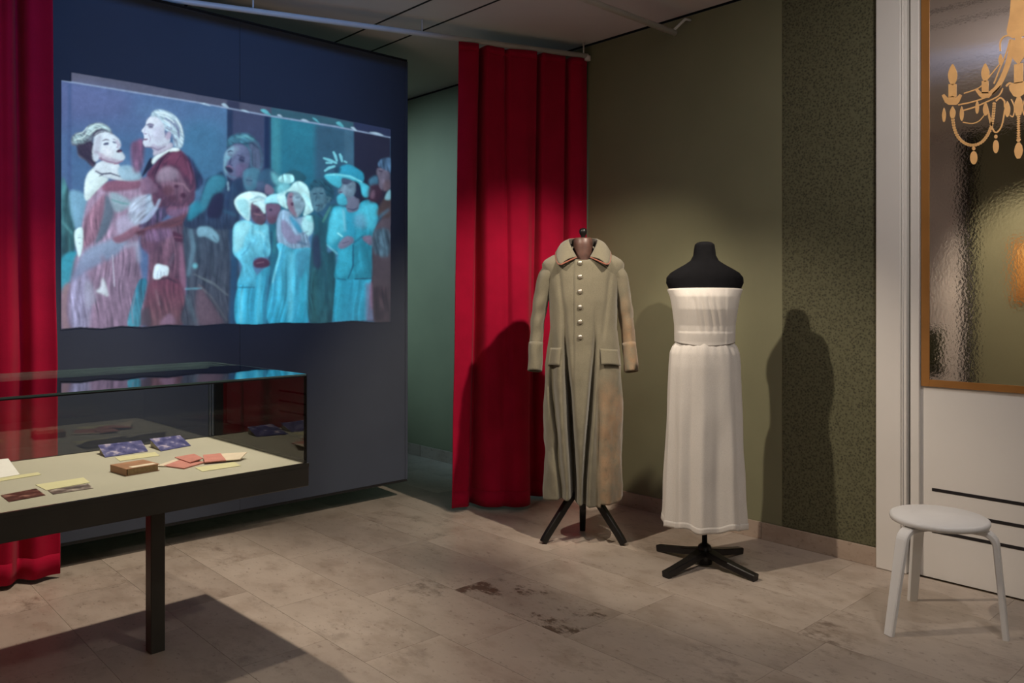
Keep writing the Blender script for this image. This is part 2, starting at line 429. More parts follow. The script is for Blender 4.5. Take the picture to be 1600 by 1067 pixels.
# chandelier silhouette in gold leaf on the mirror (drawn for the left half, mirrored about its axis)
XC = 4.0195
def cp(px, py): p = on_x(px, py, XC); return (p.y, p.z)
AX = cp(1591.5, 100)[0]
chand = tag(empty('chandelier_decal', (XC, AX, 0)), 'gold leaf chandelier silhouette with candles on the mirror', 'wall decal')
def plate(name, pts):
    """flat gold leaf piece from (y, z) outline, and its mirror image"""
    for sgn in (1, -1):
        q = [(0, sgn * (y - AX), z) for y, z in pts]
        prism(name, q, .0015, M['gold'], chand, (-1, 0, 0))
def ell(px, py, hw, hh, pointed=0, n=18):
    out = []
    for k in range(n):
        a = 2 * PI * k / n; c, s = math.cos(a), math.sin(a)
        w = 1 - pointed * max(0, -s) ** 1.5 * .55
        out.append(cp(px + hw * c * w, py + hh * s))
    return out
def band(name, pts, w, one=False):
    P = smooth_path([(x, y, 0) for x, y in pts], 6); L, R = [], []
    for i, p in enumerate(P):
        t = (P[min(i + 1, len(P) - 1)] - P[max(i - 1, 0)]).normalized(); n = Vector((-t.y, t.x, 0))
        ww_ = w[0] + (w[1] - w[0]) * i / (len(P) - 1) if hasattr(w, '__len__') else w
        L.append(cp(*(p + n * ww_ / 2).xy)); R.append(cp(*(p - n * ww_ / 2).xy))
    # strips are built quad by quad so that they may bend freely
    for sgn in (1, -1):
        vs, fs = [], []
        for (a, b) in zip(L, R):
            for d in (0, -.0012): vs += [(d, sgn * (a[0] - AX), a[1]), (d, sgn * (b[0] - AX), b[1])]
        for i in range(len(L) - 1):
            k = 4 * i
            fs += [(k, k + 1, k + 5, k + 4), (k + 2, k + 6, k + 7, k + 3), (k, k + 4, k + 6, k + 2), (k + 1, k + 3, k + 7, k + 5)]
        fs += [(0, 2, 3, 1), (k + 4, k + 5, k + 7, k + 6)]
        o = mesh(name, vs, fs, M['gold'], chand)
def beads(pts, r, step):
    P = smooth_path([(x, y, 0) for x, y in pts], 30); acc = 0; out = []; last = P[0]
    out.append(P[0])
    for p in P[1:]:
        acc += (p - last).length; last = p
        if acc >= step: out.append(p); acc = 0
    for sgn in (1, -1):
        vs, fs = [], []
        for p in out:
            b0 = len(vs); n = 10
            e = [cp(p.x + r * math.cos(2 * PI * k / n), p.y + r * math.sin(2 * PI * k / n)) for k in range(n)]
            vs += [(0, sgn * (y - AX), z) for y, z in e] + [(-.0016, sgn * (y - AX), z) for y, z in e]
            fs += [tuple(range(b0, b0 + n))[::-1], tuple(range(b0 + n, b0 + 2 * n))] + [(b0 + k, b0 + (k + 1) % n, b0 + n + (k + 1) % n, b0 + n + k) for k in range(n)]
        mesh('bead_strand', vs, fs, M['gold'], chand)
def candle(px, y_f0, y_f1, hw, cx0, cx1, cy1, cup):
    plate('flame', ell(px, (y_f0 + y_f1) / 2 + 2, hw, (y_f1 - y_f0) / 2, 1))
    plate('candle', [cp(cx0, y_f1 + .5), cp(cx1, y_f1 + .5), cp(cx1, cy1), cp(cx0, cy1)])
    a, b, y0, y1 = cup
    plate('drip_pan', [cp(*p) for p in ((a, y0 + 2), (a + 4, y0), (a + (b - a) * .3, y0 + (y1 - y0) * .35), (px, cy1 - 2), (a + (b - a) * .7, y0 + (y1 - y0) * .35), (b - 4, y0), (b, y0 + 2), (b - 5, y1 - 4), (px + 6, y1), (px - 6, y1), (a + 5, y1 - 4))])
candle(1488.5, 98, 131, 7.2, 1482, 1494.5, 152, (1471.5, 1503.5, 147, 164))
candle(1539.6, 97, 126, 6.4, 1534, 1544.6, 146, (1524, 1554, 139, 153))
for px, y0, y1, hw in ((1475, 168, 191, 3.0), (1502.7, 166, 189, 3.2), (1526.8, 157, 178, 3), (1540, 160, 181, 4.2), (1574, 158, 183, 4.6), (1563.5, 84, 102, 3.4), (1488.5, 166, 186, 4.5)):
    plate('pendant', ell(px, (y0 + y1) / 2, hw, (y1 - y0) / 2, 1))
for px, yb_, yc, hh, hw in ((1521.5, 232, 246.5, 10.5, 5.8), (1556, 213.5, 229, 10.5, 4.6)):
    plate('pendant', ell(px, yc, hw, hh)); plate('bead', ell(px, yb_, 2.6, 3.2, 0, 10))
beads([(1488.5, 184), (1491, 200), (1497, 214), (1508, 224), (1521.5, 227), (1534, 222), (1543, 211), (1549, 197), (1552, 180), (1553.5, 160)], 2.6, 3.7)
beads([(1544, 175), (1547, 188), (1550, 197)], 1.8, 2.8)
band('arm', [(1543, 170), (1549, 196), (1556, 207), (1565, 197), (1570, 172)], 2.4)
band('arm', [(1497, 164), (1524, 158), (1549, 148), (1564, 134)], 2.2)
band('arm', [(1500, 174), (1521, 168), (1540, 160), (1560, 150), (1567, 138)], 2.2)
band('arm', [(1506, 146), (1524, 140), (1535, 133), (1549, 116), (1563, 99)], 1.8)
band('arm', [(1504.5, 191), (1519, 193), (1530, 189), (1538, 180)], 1.6)
band('arm', [(1540, 150), (1556, 139), (1568, 118), (1577, 92), (1583, 62)], (7, 9))
band('arm', [(1553, 131), (1562, 108), (1572, 84), (1578, 62)], 2.2)
band('arm', [(1563, 80), (1563, 66), (1568, 58), (1577, 55)], 2.4)
band('arm', [(1572, 135), (1578, 130), (1586, 134)], 3.0)
band('arm', [(1556, 158), (1563, 153), (1569, 158), (1570, 168)], 2.6)
band('arm', [(1580, 155), (1585, 168), (1583, 182), (1578, 180)], 1.8)
def col_piece(name, prof):
    R = [cp(1591.5 - w, y) for w, y in prof]; Lm = [(2 * AX - y, z) for y, z in reversed(R)]
    prism(name, [(0, y - AX, z) for y, z in R + Lm], .0018, M['gold'], chand, (-1, 0, 0))
col_piece('crown', [(9, -60), (11, -20), (12.5, 5), (14, 25), (17, 40), (18.5, 48), (17, 56), (9, 60)])
col_piece('teardrop', [(5, 59), (5.5, 70), (8.5, 84), (9, 92), (1, 100.5)])
col_piece('centre_candle', [(7, 101), (7, 131)])
col_piece('centre_cup', [(9, 130), (15, 134), (14, 141), (8, 150), (3, 152)])
col_piece('centre_stem', [(2.5, 152), (6, 160), (6.5, 172), (4, 181)])
for k in range(10): col_piece('bead', [(1.2, 181 + k * 3.6), (3.2, 182.6 + k * 3.6), (1.2, 184.4 + k * 3.6)])
col_piece('bead', [(1.5, 216), (3.6, 219), (1.5, 222)])
col_piece('pendant', [(2, 223), (5.4, 229), (6.8, 236), (5.6, 243), (2.5, 248)])

# ------------------------------------------------------------------ curtain rods
rod_n = Vector((.943, -.331, 0)); RODZ = 2.893
rod = tag(empty('curtain_rod', (3.97, 3.54, RODZ)), 'long white curtain rod below the ceiling carrying both red curtains', 'curtain rod')
tube('rod_tube', [(0, 0, 0)] + smooth_path([tuple(-rod_n * 2.5), (-2.62, .82, 0), (-3.0, .70, 0), (-3.4, .65, 0), (-4.84, .64, 0)], 8), .0165, M['rod'], rod)
lathe('end_cap', [(.0165, -.03), (.021, -.028), (.021, .0), (.015, .004)], M['rod'], rod)
for t in (.03, 1.13, 2.1):
    p = -rod_n * t; tube('hanger', [(p.x, p.y, .0), (p.x, p.y, CEIL - RODZ)], .005, M['rod'], rod, 8)
rod2 = tag(empty('wall_rod', (3.93, 2.82, 2.865)), 'short white rod with angled bracket meeting the olive wall top', 'rod')
tube('rod_tube', [(0, 0, 0), (-3.3, 0, 0)], .017, M['rod'], rod2)
tube('bracket', [(-.03, 0, .0), (.03, -.05, .075), (.07, -.06, .075)], .008, M['rod'], rod2, 8)
tube('hanger', [(-1.2, 0, 0), (-1.2, 0, .115)], .005, M['rod'], rod2, 8)

# ------------------------------------------------------------------ red curtains
def curtain(name, p_top, p_bot, nu, zt, zb, label, hem=.0):
    nv = 60; vs, fs = [], []
    for j in range(nv + 1):
        t = j / nv; z = zt + (zb - zt) * t
        for i in range(nu + 1):
            s = i / nu; a = p_top(s); b = p_bot(s); k = t ** 1.15
            q = a.lerp(b, k); w = .004 * math.sin(9 * s + 7 * t * 3.1) * t
            vs.append((q.x + w, q.y + w * .6, z + (0.0 if t < .5 else hem * math.sin(s * 17) * (t - .5) * 2)))
    for j in range(nv):
        for i in range(nu):
            a = j * (nu + 1) + i; fs.append((a, a + nu + 1, a + nu + 2, a + 1))
    c = p_bot(.5); loc = Vector((c.x, c.y, 0))
    root = tag(empty(name, loc), label, 'curtain', 'red curtains')
    o = mesh('drape', [Vector(v) - loc for v in vs], fs, M['red'], root, True); solid(o, .004)
    # hem fold along the bottom and heading band along the top
    for nm, rows, off in (('hem', range(nv - 2, nv + 1), .0045), ('heading', range(0, 2), .0045)):
        hv, hf = [], []; rows = list(rows)
        for j in rows:
            for i in range(nu + 1):
                v = Vector(vs[j * (nu + 1) + i]) - loc
                n = Vector((-.55, -.83, 0)); hv.append(v + n * off)
        for j in range(len(rows) - 1):
            for i in range(nu): a = j * (nu + 1) + i; hf.append((a, a + nu + 1, a + nu + 2, a + 1))
        solid(mesh(nm, hv, hf, M['red'], root, True), .003)
    return root
def g(x, m, w): return math.exp(-((x - m) / w) ** 2)
RA, RD, RN = Vector((3.125, 3.837, 0)), Vector((.943, -.331, 0)), Vector((.331, .943, 0))
def rc_top(s):
    off = .12 * g(s, .175, .018) + .03 * g(s, .36, .014) + .11 * g(s, .61, .014) + .09 * g(s, .845, .014) + .03 * g(s, 1.0, .04) - .02 * math.sin(s * 14) * .5
    return RA + RD * (.90 * s) + RN * off
def rc_bot(s):
    off = .03 + .12 * g(s, .16, .030) + .03 * g(s, .33, .03) - .14 * g(s, .40, .17) + .09 * g(s, .57, .05) + .06 * g(s, .83, .05) + .05 * sstep(.5, .6, s) + .01 * math.sin(s * 23)
    return RA + RD * (-.035 + .965 * s) + RN * off
curtain('red_curtain', rc_top, rc_bot, 220, RODZ - .0175, .022, 'red velvet curtain hanging behind the military coat')
def lc_top(s):
    x = .985 - 1.85 * s
    off = .10 * g(s, .070, .013) + .03 * g(s, .112, .012) + .07 * g(s, .155, .02) + .03 * g(s, .235, .02) + .07 * g(s, .36, .03) + .03 * math.sin(s * 40 + .5) - .02 * g(s, 0, .03)
    return Vector((x, 4.17 + off, 0))
def lc_bot(s):
    x = 1.03 - 1.88 * s
    off = .11 * g(s, .085, .020) + .03 * g(s, .125, .02) + .06 * g(s, .19, .04) + .08 * g(s, .33, .04) + .035 * math.sin(s * 40 + .9)
    return Vector((x, 4.19 + off, 0))
curtain('red_curtain', lc_top, lc_bot, 260, RODZ - .018, .022, 'red velvet curtain at the left beside the projection')
# ------------------------------------------------------------------ glass showcase
TH = .70; TR = math.radians(2.35)
near = on_z(483, 723.4, TH)                       # near right corner of the deck
tc = empty('display_case', (near.x, near.y, 0), TR)
tag(tc, 'long low glass showcase on a dark square leg', 'display case')
TL_, TD, GH = 1.25, .825, .332
bm = bmesh.new(); bbox(bm, -TL_, 0, 0, TD, TH - .085, TH - .012, .003, 1); from_bm('tray', bm, M['frame_dark'], tc)
dk = box('deck', -TL_ + .012, -.012, .012, TD - .012, TH - .012, TH, M['deck'], tc)
for a in ((-TL_, 0, 0, .012), (-TL_, 0, TD - .012, TD), (-TL_, -TL_ + .012, .012, TD - .012), (-.012, 0, .012, TD - .012)):
    box('rim', a[0], a[1], a[2], a[3], TH - .014, TH + .001, M['frame_dark'], tc)
for lx in (-.40, -TL_ + .17):
    box('leg', lx - .026, lx + .026, TD / 2 - .026, TD / 2 + .026, 0, TH - .085, M['frame_dark'], tc, .002, 1)
gt = .006
zt = TH + GH
G = M['glass']
box('glass_front', -TL_ + .008, -.008, .008, .008 + gt, TH + .001, zt - gt, G, tc)
box('glass_back', -TL_ + .008, -.008, TD - .008 - gt, TD - .008, TH + .001, zt - gt, G, tc)
box('glass_side', -.008 - gt, -.008, .008 + gt, TD - .008 - gt, TH + .001, zt - gt, G, tc)
box('glass_side', -TL_ + .008, -TL_ + .008 + gt, .008 + gt, TD - .008 - gt, TH + .001, zt - gt, G, tc)
box('glass_top', -TL_ + .008, -.008, .008, TD - .008, zt - gt, zt, G, tc)
e = .0022
box('polished_edge', -TL_ + .008, -.008, .0062, .0078, zt - gt, zt, M['glass_edge'], tc)
box('polished_edge', -.0078, -.0062, .008, TD - .008, zt - gt, zt, M['glass_edge'], tc)
box('seam', -TL_ + .008, -.008, .0055, .0078, zt - gt - .004, zt - gt, M['black'], tc)
box('seam', -.0078, -.0055, .0055, .0135, TH + .001, zt, M['black'], tc)
box('seam', -.0095, -.0065, TD - .0095, TD - .0065, TH + .001, zt - gt, M['glass_edge'], tc)
box('seam', -TL_ + .008, -.008, TD - .0078, TD - .0062, zt - gt, zt, M['glass_edge'], tc)

# things lying in the case
def sheet(name, quad, h0, th, mat, label, cat, group=None, hs=None):
    pts = [on_z(px, py, (hs[i] if hs else h0)) for i, (px, py) in enumerate(quad)]
    o = prism(name, pts, th, mat, None, (0, 0, 1)); tag(o, label, cat, group); return o
T0 = TH + .0006
c4 = lambda L: [(130 + x / 4.444, 650 + y / 4.444) for x, y in L]
c3 = lambda L: [(x / 3.2, 550 + y / 3.2) for x, y in L]
c9 = lambda L: [(x / 9.7, 690 + y / 9.7) for x, y in L]
def propped(quad, label):
    """photograph leaning on a small wedge: quad = BL, BR (on the deck), TR, TL (raised)"""
    q = [on_z(*quad[0], T0), on_z(*quad[1], T0), on_z(*quad[2], TH + .032), on_z(*quad[3], TH + .032)]
    base = (q[0] + q[1]) / 2
    r = tag(empty('propped_photograph', base), label, 'photograph', 'blue photographs propped in the showcase')
    n = (q[1] - q[0]).cross(q[3] - q[0]).normalized()
    prism('print', [p - base for p in q], .0015, M['photo_blue'], r, n)
    e1 = (q[1] - q[0]) * .04
    a, b = q[3] + e1 - n * .0012, q[2] - e1 - n * .0012
    a0, b0 = Vector((a.x, a.y, T0)), Vector((b.x, b.y, T0))
    bm = bmesh.new()
    f0, f1 = q[0] + e1 - n * .0012, q[1] - e1 - n * .0012
    f0.z = f1.z = T0
    vs = [bm.verts.new(p - base) for p in (f0, f1, b, a, a0, b0)]
    for f in ((0, 1, 2, 3), (3, 2, 5, 4), (0, 4, 5, 1), (0, 3, 4), (1, 5, 2)): bm.faces.new([vs[i] for i in f])
    from_bm('wedge', bm, M['deck'], r)
propped(c4([(152, 288), (450, 245), (402, 170), (102, 203)]), 'larger blue tinted photograph propped up beside the brown book')
propped(c4([(540, 245), (748, 206), (672, 135), (460, 160)]), 'smaller blue tinted photograph propped up nearest the back right corner')
sheet('caption_label', c4([(255, 313), (530, 275), (500, 250), (222, 288)]), T0, .001, M['label'], 'pale yellow caption card in front of the larger blue photograph', 'label', 'caption cards in the showcase')
sheet('caption_label', c4([(828, 386), (1095, 345), (1050, 320), (775, 358)]), T0, .001, M['label'], 'pale yellow caption card in front of the pink booklets', 'label', 'caption cards in the showcase')
sheet('caption_label', c9([(700, 738), (1365, 620), (1265, 545), (535, 655)]), T0, .001, M['label'], 'pale yellow caption card behind the grey photograph', 'label', 'caption cards in the showcase')
sheet('caption_label', c9([(-420, 672), (620, 500), (580, 465), (-480, 620)]), T0, .001, M['label'], 'pale yellow caption card under the white paper at left', 'label', 'caption cards in the showcase')
sheet('photograph', c9([(135, 915), (690, 812), (545, 712), (10, 815)]), T0, .001, M['photo_sepia'], 'small dark red brown photograph lying flat at the left', 'photograph', 'flat photographs in the showcase')
sheet('photograph', c9([(805, 800), (1415, 707), (1330, 640), (725, 742)]), T0, .001, M['photo_grey'], 'small grey photograph lying flat beside its caption card', 'photograph', 'flat photographs in the showcase')
wp = sheet('white_paper', c9([(-600, 655), (300, 500), (125, 258), (-520, 330)]), 0, .0012, M['paper'], 'white sheet of paper raised at its back edge, left in the showcase', 'paper',
           hs=[TH + .002, TH + .002, TH + .03, TH + .03])
# brown book
bq = [on_z(*p, T0) for p in c4([(285, 416), (508, 384), (440, 340), (208, 384)])]
bc = sum(bq, Vector()) / 4
bk = tag(empty('brown_book', (bc.x, bc.y, T0)), 'small thick brown leather bound book lying closed', 'book')
ex = ((bq[1] - bq[0]) + (bq[2] - bq[3])) / 2; ey = ((bq[3] - bq[0]) + (bq[2] - bq[1])) / 2
bw, bd = ex.length, ey.length; bk.rotation_euler.z = math.atan2(ex.y, ex.x)
bh = .024
box('page_block', -bw / 2 + .005, bw / 2 - .004, -bd / 2 + .004, bd / 2 - .004, .002, bh - .002, M['book_pages'], bk)
box('cover', -bw / 2, bw / 2, -bd / 2, bd / 2, 0, .002, M['book_cover'], bk, .0006, 1)
cv = box('cover', -bw / 2, bw / 2, -bd / 2, bd / 2, bh - .002, bh, M['book_cover'], bk, .0006, 1)
box('spine', -bw / 2 - .002, -bw / 2, -bd / 2, bd / 2, 0, bh, M['book_cover'], bk, .0006, 1)
box('loose_leaf', -bw / 2 + .02, bw / 2 - .01, -bd / 2 + .003, -bd / 2 + .03, bh, bh + .0012, M['cream'], bk)
# booklets
def booklet(label, pieces):
    q0 = [on_z(*p, T0) for p in c4(pieces[0][1])]; c = sum(q0, Vector()) / len(q0)
    r = tag(empty('open_booklet', (c.x, c.y, T0)), label, 'booklet', 'open pink booklets in the showcase')
    for nm, quad, mat, hs, th in pieces:
        pts = [on_z(px, py, TH + h) - r.location for (px, py), h in zip(c4(quad), hs)]
        prism(nm, pts, th, M[mat], r, (0, 0, 1))
booklet('open pink and cream booklet touching the brown book', [
    ('cream_leaf', [(505, 348), (625, 352), (690, 306), (640, 303)], 'cream', (.002, .002, .002, .002), .002),
    ('cover_leaf', [(560, 350), (700, 368), (846, 325), (690, 304)], 'pink', (.001, .001, .001, .001), .004)])
booklet('open pink and cream booklet with an upturned right page', [
    ('cover_leaf', [(742, 326), (832, 296), (770, 266), (636, 290)], 'pink', (.006, .012, .008, .006), .003),
    ('cover_leaf', [(842, 326), (992, 312), (955, 264), (832, 276)], 'pink', (.006, .006, .006, .012), .004),
    ('cream_leaf', [(990, 312), (1090, 303), (1138, 254), (957, 266)], 'cream', (.006, .006, .022, .008), .003)])

# ------------------------------------------------------------------ stool
sc_ = Vector((CA * 1.716 + SA * 3.25, -SA * 1.716 + CA * 3.25, 0))
stool = tag(empty('stool', (sc_.x, sc_.y, 0), YAW), 'white round three-legged stool with bent legs by the white wall', 'stool')
lathe('seat', [(.02, .412), (.165, .412), (.178, .416), (.182, .426), (.18, .436), (.172, .440), (.02, .440)], M['white_stool'], stool, 48)
def strip(name, path, widths, th, parent, mat, side):
    """bent lamella: path in 3D, constant thickness, width along the horizontal side vector"""
    P = [Vector(p) for p in path]; vs, fs = [], []; side = Vector(side).normalized()
    for i, p in enumerate(P):
        t = (P[min(i + 1, len(P) - 1)] - P[max(i - 1, 0)]).normalized(); n = t.cross(side).normalized(); w = widths[i] / 2
        c = .004
        for a, b in ((-w, -th / 2 + c), (-w + c, -th / 2), (w - c, -th / 2), (w, -th / 2 + c), (w, th / 2 - c), (w - c, th / 2), (-w + c, th / 2), (-w, th / 2 - c)):
            vs.append(p + side * a + n * b)
    for i in range(len(P) - 1):
        for k in range(8): a, b = i * 8 + k, i * 8 + (k + 1) % 8; fs.append((a, b, b + 8, a + 8))
    fs += [tuple(range(8))[::-1], tuple(range(len(vs) - 8, len(vs)))]
    return mesh(name, vs, fs, mat, parent, False)
for ang, rf in ((202.5, .268), (85, .262), (323, .232)):
    a = math.radians(ang); d = Vector((math.cos(a), math.sin(a), 0)); s = Vector((-d.y, d.x, 0))
    prof = [(.06, .401), (.12, .401), (.150, .400)]
    for k in range(1, 9):
        th = k / 8 * math.radians(83); prof.append((.150 + .05 * math.sin(th), .350 + .05 * math.cos(th)))
    r0 = prof[-1][0]; z0 = prof[-1][1]
    for k in range(1, 7): prof.append((r0 + (rf - r0) * k / 6, z0 * (1 - k / 6)))
    wd = [.05] * 11 + [.05 - .012 * k / 6 for k in range(1, 7)]
    strip('leg', [d * r + Vector((0, 0, z)) for r, z in prof], wd, .022, stool, M['white_stool'], s)
# ------------------------------------------------------------------ garments on stands
def sup(a, n):
    c, s = math.cos(a), math.sin(a)
    return math.copysign(abs(c) ** (2 / n), c), math.copysign(abs(s) ** (2 / n), s)

# --- military coat -------------------------------------------------
CP = Vector((3.279, 2.957, 0)); CROT = YAW - math.radians(4)
CT = [(1.592, .058, .060, .02), (1.578, .082, .070, .015), (1.560, .125, .082, .012), (1.540, .172, .093, .008), (1.518, .208, .102, .004), (1.500, .224, .108, .0),
      (1.47, .222, .114, .0), (1.42, .205, .122, 0), (1.30, .184, .128, -.004), (1.15, .178, .126, -.004), (1.06, .190, .128, 0),
      (.95, .206, .136, 0), (.60, .205, .146, 0), (.235, .207, .160, 0)]
def coat_pt(a, z, out=0.0):
    rx, ry, y0 = interp(CT, z); n = 2.35
    c, s = sup(a, n); x, y = (rx + out) * c, (ry + out) * s + y0
    low = sstep(1.32, .55, z)                      # fold strength grows downwards
    fr = sstep(.05, .45, -s)                       # only on the front
    if fr > 0:
        xl = -.098 + .048 * sstep(1.25, .22, z); xr = .062 - .058 * sstep(1.2, .22, z)
        d = .135 * low * g(x, xl, .011 + .008 * low) + .090 * low * g(x, xr, .007 + .006 * low) - .016 * low * g(x, xl - .034, .018) - .012 * low * g(x, xr + .026, .014)
        xl2 = -.165 + .045 * sstep(1.0, .22, z); xr2 = .085 - .015 * sstep(1.0, .25, z)
        d += .070 * low * g(x, xl2, .015) + .018 * sstep(1.0, .6, z) * g(x, xr2, .012)
        d -= .012 * low * g(x, .0, .03) + .022 * low * g(x, -.125, .02) + .016 * low * g(x, .12, .03)
        # overlapping front edge
        d -= .010 * sstep(-.050, -.045, x) * sstep(.09, .0, x)
        # chest creases under the collar and beside the arms
        d += .010 * g(x, -.13 + .10 * (1.45 - z), .012) * sstep(1.1, 1.2, z) * sstep(1.5, 1.42, z)
        d += .009 * g(x, .14 - .12 * (1.42 - z), .012) * sstep(1.05, 1.15, z) * sstep(1.5, 1.4, z)
        y += d * fr
    sd = sstep(.55, .9, abs(c))
    x += math.copysign(.010 * low * math.sin(7 * z + 9 * y) * sd, c)
    w = (noise.noise(Vector((x * 9, y * 9, z * 5 + 3))) * .007 + noise.noise(Vector((x * 26, y * 26, z * 15))) * .0028) * (0.5 + low)
    return Vector((x + w * c, y + w * s, z))
def coat_hem(a): return .235 + .010 * math.sin(a * 3 + 1) - (.022 if -.046 < coat_pt(a, .3).x < .09 and math.sin(a) < 0 else 0)
coat = tag(empty('military_coat', CP, CROT), 'long field grey military coat with metal buttons on a stand', 'coat')
NA, NZ = 260, 130; vs, fs = [], []
for j in range(NZ + 1):
    t = j / NZ
    for i in range(NA):
        a = 2 * PI * i / NA; zb = coat_hem(a) if j == NZ else .235
        zt_ = 1.592 - .078 * max(0, -math.sin(a)) ** 5; z = zt_ + (coat_hem(a) - zt_) * (t ** .95)
        vs.append(coat_pt(a, z))
for j in range(NZ):
    for i in range(NA):
        a, b = j * NA + i, j * NA + (i + 1) % NA; fs.append((a, a + NA, b + NA, b))
solid(mesh('coat_body', vs, fs, M['coat'], coat, True), .005, -1)
# sleeves
def sleeve(path, rad, seed):
    P = smooth_path(path, 12); n = len(P); sides = 36; vs, fs = [], []
    for i, p in enumerate(P):
        t = (P[min(i + 1, n - 1)] - P[max(i - 1, 0)]).normalized(); sx = Vector((1, 0, 0)); sx = (sx - t * sx.dot(t)).normalized(); sy = t.cross(sx)
        u = i / (n - 1); rx, ry = interp([(k / (len(rad) - 1), *r) for k, r in enumerate(rad)], u)
        for k in range(sides):
            a = 2 * PI * k / sides
            wr = 1 + .10 * noise.noise(Vector((math.cos(a) * 1.3 + seed, math.sin(a) * 1.3, u * 7))) + .05 * math.sin(u * 34 + 3 * math.cos(a + seed)) * sstep(.25, .6, u) * sstep(1, .85, u)
            vs.append(p + sx * math.cos(a) * rx * wr + sy * math.sin(a) * ry * wr)
    for i in range(n - 1):
        for k in range(sides): a, b = i * sides + k, i * sides + (k + 1) % sides; fs.append((a, b, b + sides, a + sides))
    o = mesh('sleeve', vs, fs, M['coat'], coat, True); solid(o, .005, -1)
    # turned cuff
    cv, cf = [], []
    m0 = int(n * .80)
    for i in range(m0, n):
        for k in range(sides):
            c = P[i]; v = Vector(vs[i * sides + k]); cv.append(c + (v - c) * 1.07)
    for i in range(n - m0 - 1):
        for k in range(sides): a, b = i * sides + k, i * sides + (k + 1) % sides; cf.append((a, b, b + sides, a + sides))
    solid(mesh('cuff', cv, cf, M['coat'], o, True), .005, -1)
sleeve([(-.150, .0, 1.475), (-.194, .0, 1.425), (-.232, .012, 1.28), (-.252, .01, 1.12), (-.262, -.03, .915)], [(.040, .065), (.050, .074), (.042, .066), (.036, .058), (.036, .054)], 1.0)
sleeve([(.150, .0, 1.475), (.192, .0, 1.425), (.222, .012, 1.28), (.242, .01, 1.12), (.258, -.03, .915)], [(.040, .065), (.050, .074), (.042, .066), (.036, .058), (.035, .054)], 5.0)
# collar: fold line near the neck and outer edge, as a bent strip
fold = smooth_path([(-.036, -.108, 1.528), (-.062, -.080, 1.578), (-.077, -.020, 1.622), (-.066, .055, 1.636), (0, .088, 1.640), (.066, .055, 1.636), (.077, -.020, 1.622), (.062, -.080, 1.578), (.036, -.108, 1.528)], 8)
edge = smooth_path([(-.118, -.140, 1.488), (-.138, -.105, 1.500), (-.146, -.010, 1.560), (-.110, .090, 1.575), (0, .128, 1.578), (.110, .090, 1.575), (.146, -.010, 1.560), (.138, -.105, 1.500), (.118, -.140, 1.488)], 8)
base_ = smooth_path([(-.030, -.100, 1.520), (-.060, -.070, 1.545), (-.068, -.010, 1.565), (-.055, .05, 1.575), (0, .078, 1.580), (.055, .05, 1.575), (.068, -.010, 1.565), (.060, -.070, 1.545), (.030, -.100, 1.520)], 8)
def strip_grid(name, A, B, rows, bulge, mat, parent, th):
    vs, fs = [], []; n = len(A)
    for j in range(rows + 1):
        t = j / rows
        for i in range(n):
            p = A[i].lerp(B[i], t); o = Vector((p.x, p.y - .0, 0)).normalized()
            vs.append(p + (o * .6 + Vector((0, 0, .8))) * bulge * math.sin(PI * t))
    for j in range(rows):
        for i in range(n - 1): a = j * n + i; fs.append((a, a + 1, a + n + 1, a + n))
    return solid(mesh(name, vs, fs, mat, parent, True), th)
col_o = strip_grid('collar', fold, edge, 8, .012, M['coat'], coat, .006)
strip_grid('collar_stand', fold, base_, 4, 0, M['coat_dark'], coat, .004)
ep = [edge_p for edge_p in edge]
tip_l = [fold[0].lerp(edge[0], k / 4) for k in range(4)]; tip_r = [edge[-1].lerp(fold[-1], k / 4) for k in range(1, 5)]
tube('piping', tip_l + ep + tip_r, .0042, M['piping'], col_o, 8)
# buttons
def front(x, z):
    a0, a1 = PI, 2 * PI
    for _ in range(40):
        m = (a0 + a1) / 2
        if coat_pt(m, z).x < x: a0 = m
        else: a1 = m
    return coat_pt((a0 + a1) / 2, z)
for z in (1.497, 1.424, 1.346, 1.264, 1.186, 1.106):
    p = front(-.018, z)
    bm = bmesh.new(); bmesh.ops.create_uvsphere(bm, u_segments=16, v_segments=10, radius=.013)
    for v in bm.verts: v.co.y *= .62
    bmesh.ops.translate(bm, verts=bm.verts, vec=(p.x, p.y - .004, p.z)); from_bm('button', bm, M['button'], coat, True)
# pocket flaps following the coat
def flap(x0, x1, z0, z1, skew):
    nx, nz = 14, 8; vs, fs = [], []
    def ang(x, z):
        a0, a1 = PI, 2 * PI
        for _ in range(30):
            m = (a0 + a1) / 2
            if coat_pt(m, z).x < x: a0 = m
            else: a1 = m
        return (a0 + a1) / 2
    for j in range(nz + 1):
        for i in range(nx + 1):
            u, v = i / nx, j / nz; z = z0 + (z1 - z0) * v + skew * (u - .5) + .006 * math.sin(PI * u) * v
            a = ang(x0 + (x1 - x0) * u, 1.0); p = coat_pt(a, z); c, s = sup(a, 2.35)
            nrm = Vector((c * .8, s, 0)).normalized()
            fx = Vector((coat_pt(a, 1.03).x, coat_pt(a, 1.03).y, z))
            vs.append(fx + nrm * (.006 + .016 * v))
    for j in range(nz):
        for i in range(nx): a = j * (nx + 1) + i; fs.append((a, a + 1, a + nx + 2, a + nx + 1))
    solid(mesh('pocket_flap', vs, fs, M['coat'], coat, True), .006)
flap(-.176, -.118, 1.045, .950, .006); flap(.088, .180, 1.040, .955, -.010)
